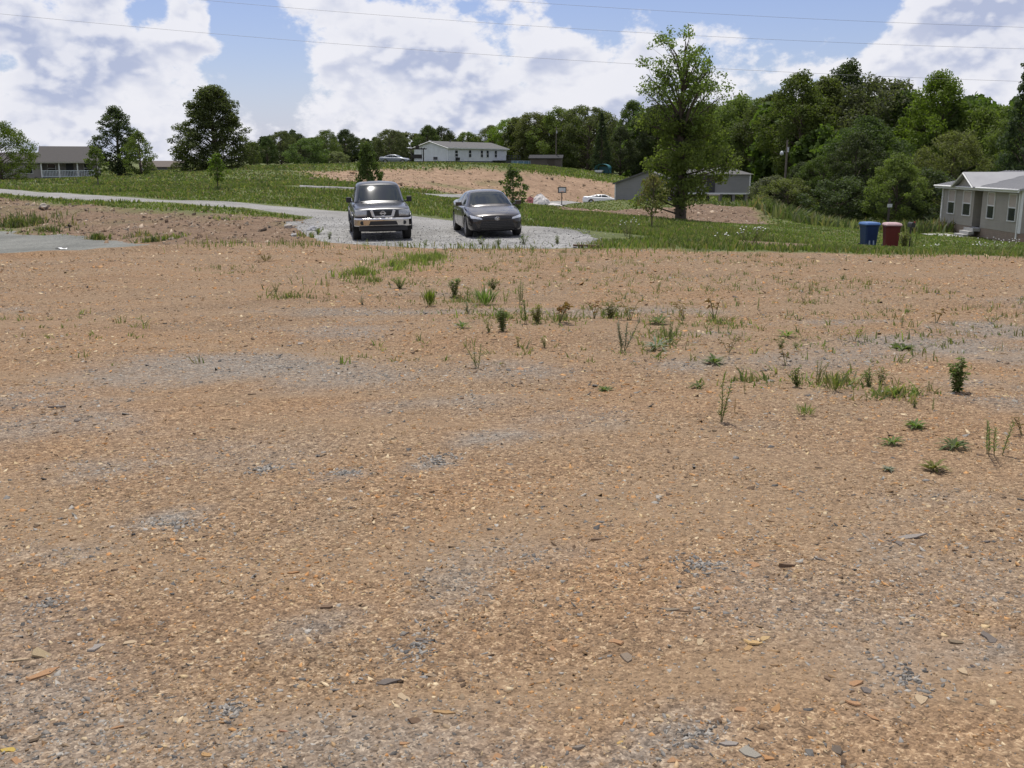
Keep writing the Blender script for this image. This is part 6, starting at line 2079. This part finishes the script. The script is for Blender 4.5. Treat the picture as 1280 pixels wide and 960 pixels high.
def hoop():
    c = foot(702, 111)
    t = thing('basketball_hoop', 'basketball hoop with dark square backboard beside the driveway', 'basketball hoop', (c.x, c.y, c.z - .05), R(5))
    s = .5
    MB().tube([(0, .25, 0), (0, .25, 1.35), (0, .05, 1.7)], .05, 8).build('pole', M_BLK, t)
    bx((0, 0, 1.75), (.80, .04, .55)).build('backboard', mat('board_pale', (.62, .63, .64), .5), t)
    fr = MB()
    for x_ in (-.42, .42):
        fr.box((x_, -.01, 1.75), (.09, .06, .64))
    for z_ in (1.46, 2.04):
        fr.box((0, -.01, z_), (.75, .06, .09))
    fr.build('board_frame', M_BLK, t)
    MB().tube([(math.cos(a) * .2, -.22 + math.sin(a) * .2, 1.6) for a in np.linspace(0, 6.283, 17)], .02, 5, cap=False).build('rim', mat('rim_orange', (.45, .12, .03), .5), t)
    bx((0, .25, .06), (.7, .6, .14)).build('base', M_BLK, t, bevel=.02)


hoop()


def tarp_pile():
    c = foot(673, 101)
    t = thing('debris_pile', 'pile of crumpled white and red cloth beside the driveway', 'debris', (c.x, c.y, c.z - .03))
    rs = random.Random(3)
    for k, (col, nm, dx, hh, ww) in enumerate((((.62, .58, .55), 'white_cloth', .15, 1.25, 1.1), ((.26, .09, .08), 'red_cloth', -.85, .95, .8), ((.55, .52, .50), 'pale_cloth', 1.3, .3, 1.0), ((.16, .12, .10), 'brown_cloth', -.3, .85, 1.2))):
        V, F = [], []
        n = 14
        for j in range(6):
            f = j / 5
            for i in range(n):
                a = 6.283 * i / n
                r = ww * (1 - f) ** .8 * (1 + .22 * math.sin(a * 3 + k) + rs.uniform(-.14, .14))
                V.append((dx + math.cos(a) * r, .1 * k + math.sin(a) * r * .6, hh * f ** .8 * (1 + rs.uniform(-.06, .06))))
        for j in range(5):
            for i in range(n):
                F.append((j * n + i, j * n + (i + 1) % n, (j + 1) * n + (i + 1) % n, (j + 1) * n + i))
        MB().add(V, F).build(nm, mat('cloth_' + nm, col, .8, var=.2), t)


tarp_pile()


def bin_(u, v, D, colr, lidc, label, rz):
    c = foot(u, D)
    t = thing('trash_bin', label, 'bin', (c.x, c.y, c.z - .02), rz, 'wheeled trash bins by the mailbox')
    m = mat('bin_' + label[:4], colr, .42, var=.12, scale=5); ml = mat('lid_' + label[:4], lidc, .4, var=.08)

    def ring(w, d, z, r=.06):
        pts = []
        for sx, sy, a0 in ((1, 1, 0), (-1, 1, 90), (-1, -1, 180), (1, -1, 270)):
            for a in (0, 45, 90):
                pts.append((sx * (w / 2 - r) + r * math.cos(R(a0 + a)), sy * (d / 2 - r) + r * math.sin(R(a0 + a)), z))
        return pts
    rings = [ring(.50, .56, .04), ring(.54, .60, .10), ring(.64, .74, .93), ring(.69, .80, .95), ring(.69, .80, 1.0)]
    V = [p for r_ in rings for p in r_]; n = 12
    F = [(j * n + i, j * n + (i + 1) % n, (j + 1) * n + (i + 1) % n, (j + 1) * n + i) for j in range(4) for i in range(n)] + [tuple(range(n - 1, -1, -1)), tuple(4 * n + i for i in range(n))]
    MB().add(V, F).build('body', m, t)
    rings = [ring(.74, .86, 1.005), ring(.74, .86, 1.04), ring(.66, .76, 1.10), ring(.40, .5, 1.12)]
    V = [p for r_ in rings for p in r_]
    F = [(j * n + i, j * n + (i + 1) % n, (j + 1) * n + (i + 1) % n, (j + 1) * n + i) for j in range(3) for i in range(n)] + [tuple(range(n - 1, -1, -1)), tuple(3 * n + i for i in range(n))]
    MB().add(V, F).build('lid', ml, t)
    for s in (-.28, .28):
        MB().lathe([(.02, -.03), (.12, -.03), (.12, .03), (.02, .03)], 16, 'X', (s, .30, .12)).build('wheel', M_TYRE, t)
    t.scale = (.84, .84, .95)
    MB().tube([(-.28, .43, .98), (-.28, .50, 1.0), (.28, .50, 1.0), (.28, .43, .98)], .018, 6).build('handle', ml, t)
    return t


bt = bin_(1085.5, 0, 39.2, (.008, .030, .105), (.07, .15, .34), 'blue wheeled trash bin with light blue lid on the verge', R(6))
for s in (-.10, .10):  # two pale upright stripes low on the front of the blue bin
    bx((s, -.318, .36), (.07, .012, .34), rx=-.095).build('pale_stripe', mat('stripe_pale', (.30, .36, .48), .5), bt)
bin_(1113.5, 0, 38.0, (.105, .007, .009), (.50, .33, .33), 'dark red wheeled trash bin with pale lid beside the blue bin', R(-8))


def mailbox():
    c = foot(1137.5, 36)
    t = thing('mailbox', 'black mailbox on a thin dark post right of the red bin', 'mailbox', (c.x, c.y, c.z - .1))
    MB().tube([(0, 0, 0), (0, 0, 1.1)], .045, 8).build('post', mat('post_wood', (.05, .04, .035), .8), t)
    V = [(-.09, 0, 0), (.09, 0, 0)] + [(.09 * math.cos(a), 0, .12 + .09 * math.sin(a)) for a in np.linspace(0, math.pi, 9)]
    MB().prism([(x_, -.25, z_ + 1.1) for x_, _, z_ in V], (0, .5, 0)).build('box', M_BLK, t)
    bx((.105, -.1, 1.30), (.012, .16, .1)).build('flag', mat('flag_red', (.35, .03, .02), .5), t)
    t.scale = (.75, .75, .85)
    w = foot(1131, 35.5)
    weed(0, 0, 0, 'bush', 'yellow green bushy plant beside the mailbox post', M_WY, 1.3, name='leafy_plant', nst=18, loc=w, hm=.75, group='plants by the mailbox')
    weed(0, 0, 0, 'stalk', 'slender weed stalk just right of the mailbox', M_WD, .9, name='weed', nst=4, loc=foot(1142, 35.2), hm=.7, group='plants by the mailbox')


mailbox()


def utility_pole(u, D, vtop, label, lamp=True, r=.13):
    c = foot(u, D)
    h = at(u, vtop, D).z - c.z
    t = thing('utility_pole', label, 'utility pole', (c.x, c.y, c.z - .3))
    m = mat('pole_wood', (.15, .125, .10), .9, var=.2)
    MB().tube([(0, 0, 0), (0, 0, h + .3)], [r, r * .7], 10).build('pole', m, t)
    if lamp:
        MB().tube([(0, 0, h - 1.1), (-.3, -.2, h - .8), (-.55, -.35, h - .8)], .03, 6).build('arm', M_RIM, t)
        MB().lathe([(.001, .12), (.1, .1), (.2, -.12), (.14, -.3), (.001, -.32)], 14, 'Z', (-.6, -.38, h - .9)).build('lamp', mat('lamp_pale', (.5, .52, .53), .3), t, smooth=True)
    MB().tube([(.1, -.1, h - .9), (.1, -.1, h - .4)], .1, 8).build('transformer', M_RIM, t)


utility_pole(977, 102, 175, 'wooden utility pole with yard lamp at the edge of the wood')
utility_pole(694, 178, 158, 'far thin utility pole beside the brown shed', lamp=False, r=.12)
c = foot(1108, 60)
t = thing('fence_post', 'thin dark post standing behind the trash bins', 'post', (c.x, c.y, c.z - .2))
MB().tube([(0, 0, 0), (0, 0, 2.3)], .075, 8).build('post', mat('post_wood', (.05, .04, .035), .8), t)
bx((0, -.09, 1.9), (.28, .05, .2)).build('reflector_plate', mat('plate_pale', (.45, .46, .47), .5), t)

c = on_lot(735, 310)
t = thing('board', 'weathered brown board lying at the right corner of the gravel pad', 'board', (c.x, c.y, Hs(c.x, c.y) + .03), R(-4))
bx((0, 0, .035), (.82, .16, .05), ry=.02).build('plank', mat('plank_brown', (.13, .085, .06), .85, var=.25, scale=20, bump=.5), t)
c = foot(76, 29.5)
t = thing('plastic_scrap', 'scrap of white plastic on the grey gravel lot', 'litter', (c.x, c.y, c.z + .03))
t.scale = (.5, .6, .7)
V = []
for j in range(4):
    for i in range(7):
        V.append((-.32 + .64 * i / 6 + random.uniform(-.03, .03), -.15 + .1 * j, random.uniform(0, .09)))
MB().add(V, [(j * 7 + i, j * 7 + i + 1, (j + 1) * 7 + i + 1, (j + 1) * 7 + i) for j in range(3) for i in range(6)]).build('sheet', mat('plastic_white', (.75, .75, .74), .4), t)


def boulder(u, D, s, col, label):
    c = foot(u, D)
    b = bmesh.new(); bmesh.ops.create_icosphere(b, subdivisions=2, radius=1)
    for v in b.verts:
        v.co *= .75 + .5 * random.random()
        v.co.z *= .6
    me = bpy.data.meshes.new('boulder'); b.to_mesh(me); b.free()
    o = obj('boulder', me, mat('rock_%d' % u, col, .9, var=.3, scale=6, bump=.6, bscale=20), None, (c.x, c.y, c.z + s * .2))
    o.scale = (s, s, s)
    tag(o, label, 'rock', 'rocks at the left corner of the gravel pad')


boulder(362, 37.5, .17, (.38, .34, .29), 'pale boulder on the bank left of the gravel pad')
boulder(368, 33.5, .12, (.42, .41, .39), 'small whitish rock at the near left corner of the pad')
boulder(393, 36.0, .22, (.32, .32, .33), 'flat grey rock at the upper left corner of the pad')
boulder(60, 47, .26, (.36, .32, .27), 'pale rock near the top of the left bank')

# ------------------------------------------------------------------ overhead wires
M_WIRE = mat('wire', (.22, .22, .23), .6)
for i, (pts, D0, D1) in enumerate((([(-220, -8), (0, 19), (320, 50), (640, 67), (950, 88), (1270, 102), (1500, 108)], 95, 95), ([(200, -6), (450, 19), (640, 31), (950, 47), (1270, 61), (1500, 66)], 97, 97), ([(500, -10), (640, 3), (900, 17), (1280, 34), (1500, 40)], 99, 99))):
    us = np.linspace(pts[0][0], pts[-1][0], 40)
    q = np.poly1d(np.polyfit([p[0] for p in pts], [p[1] for p in pts], 2))
    P3 = [at(u, q(u), D0) for u in us]
    o = MB().tube(P3, .012, 5, cap=False).build('overhead_wire', M_WIRE)
    tag(o, ('lowest of the three thin wires crossing the sky', 'middle of the three thin wires crossing the sky', 'highest of the three thin wires crossing the sky')[i], 'wire', 'overhead wires')
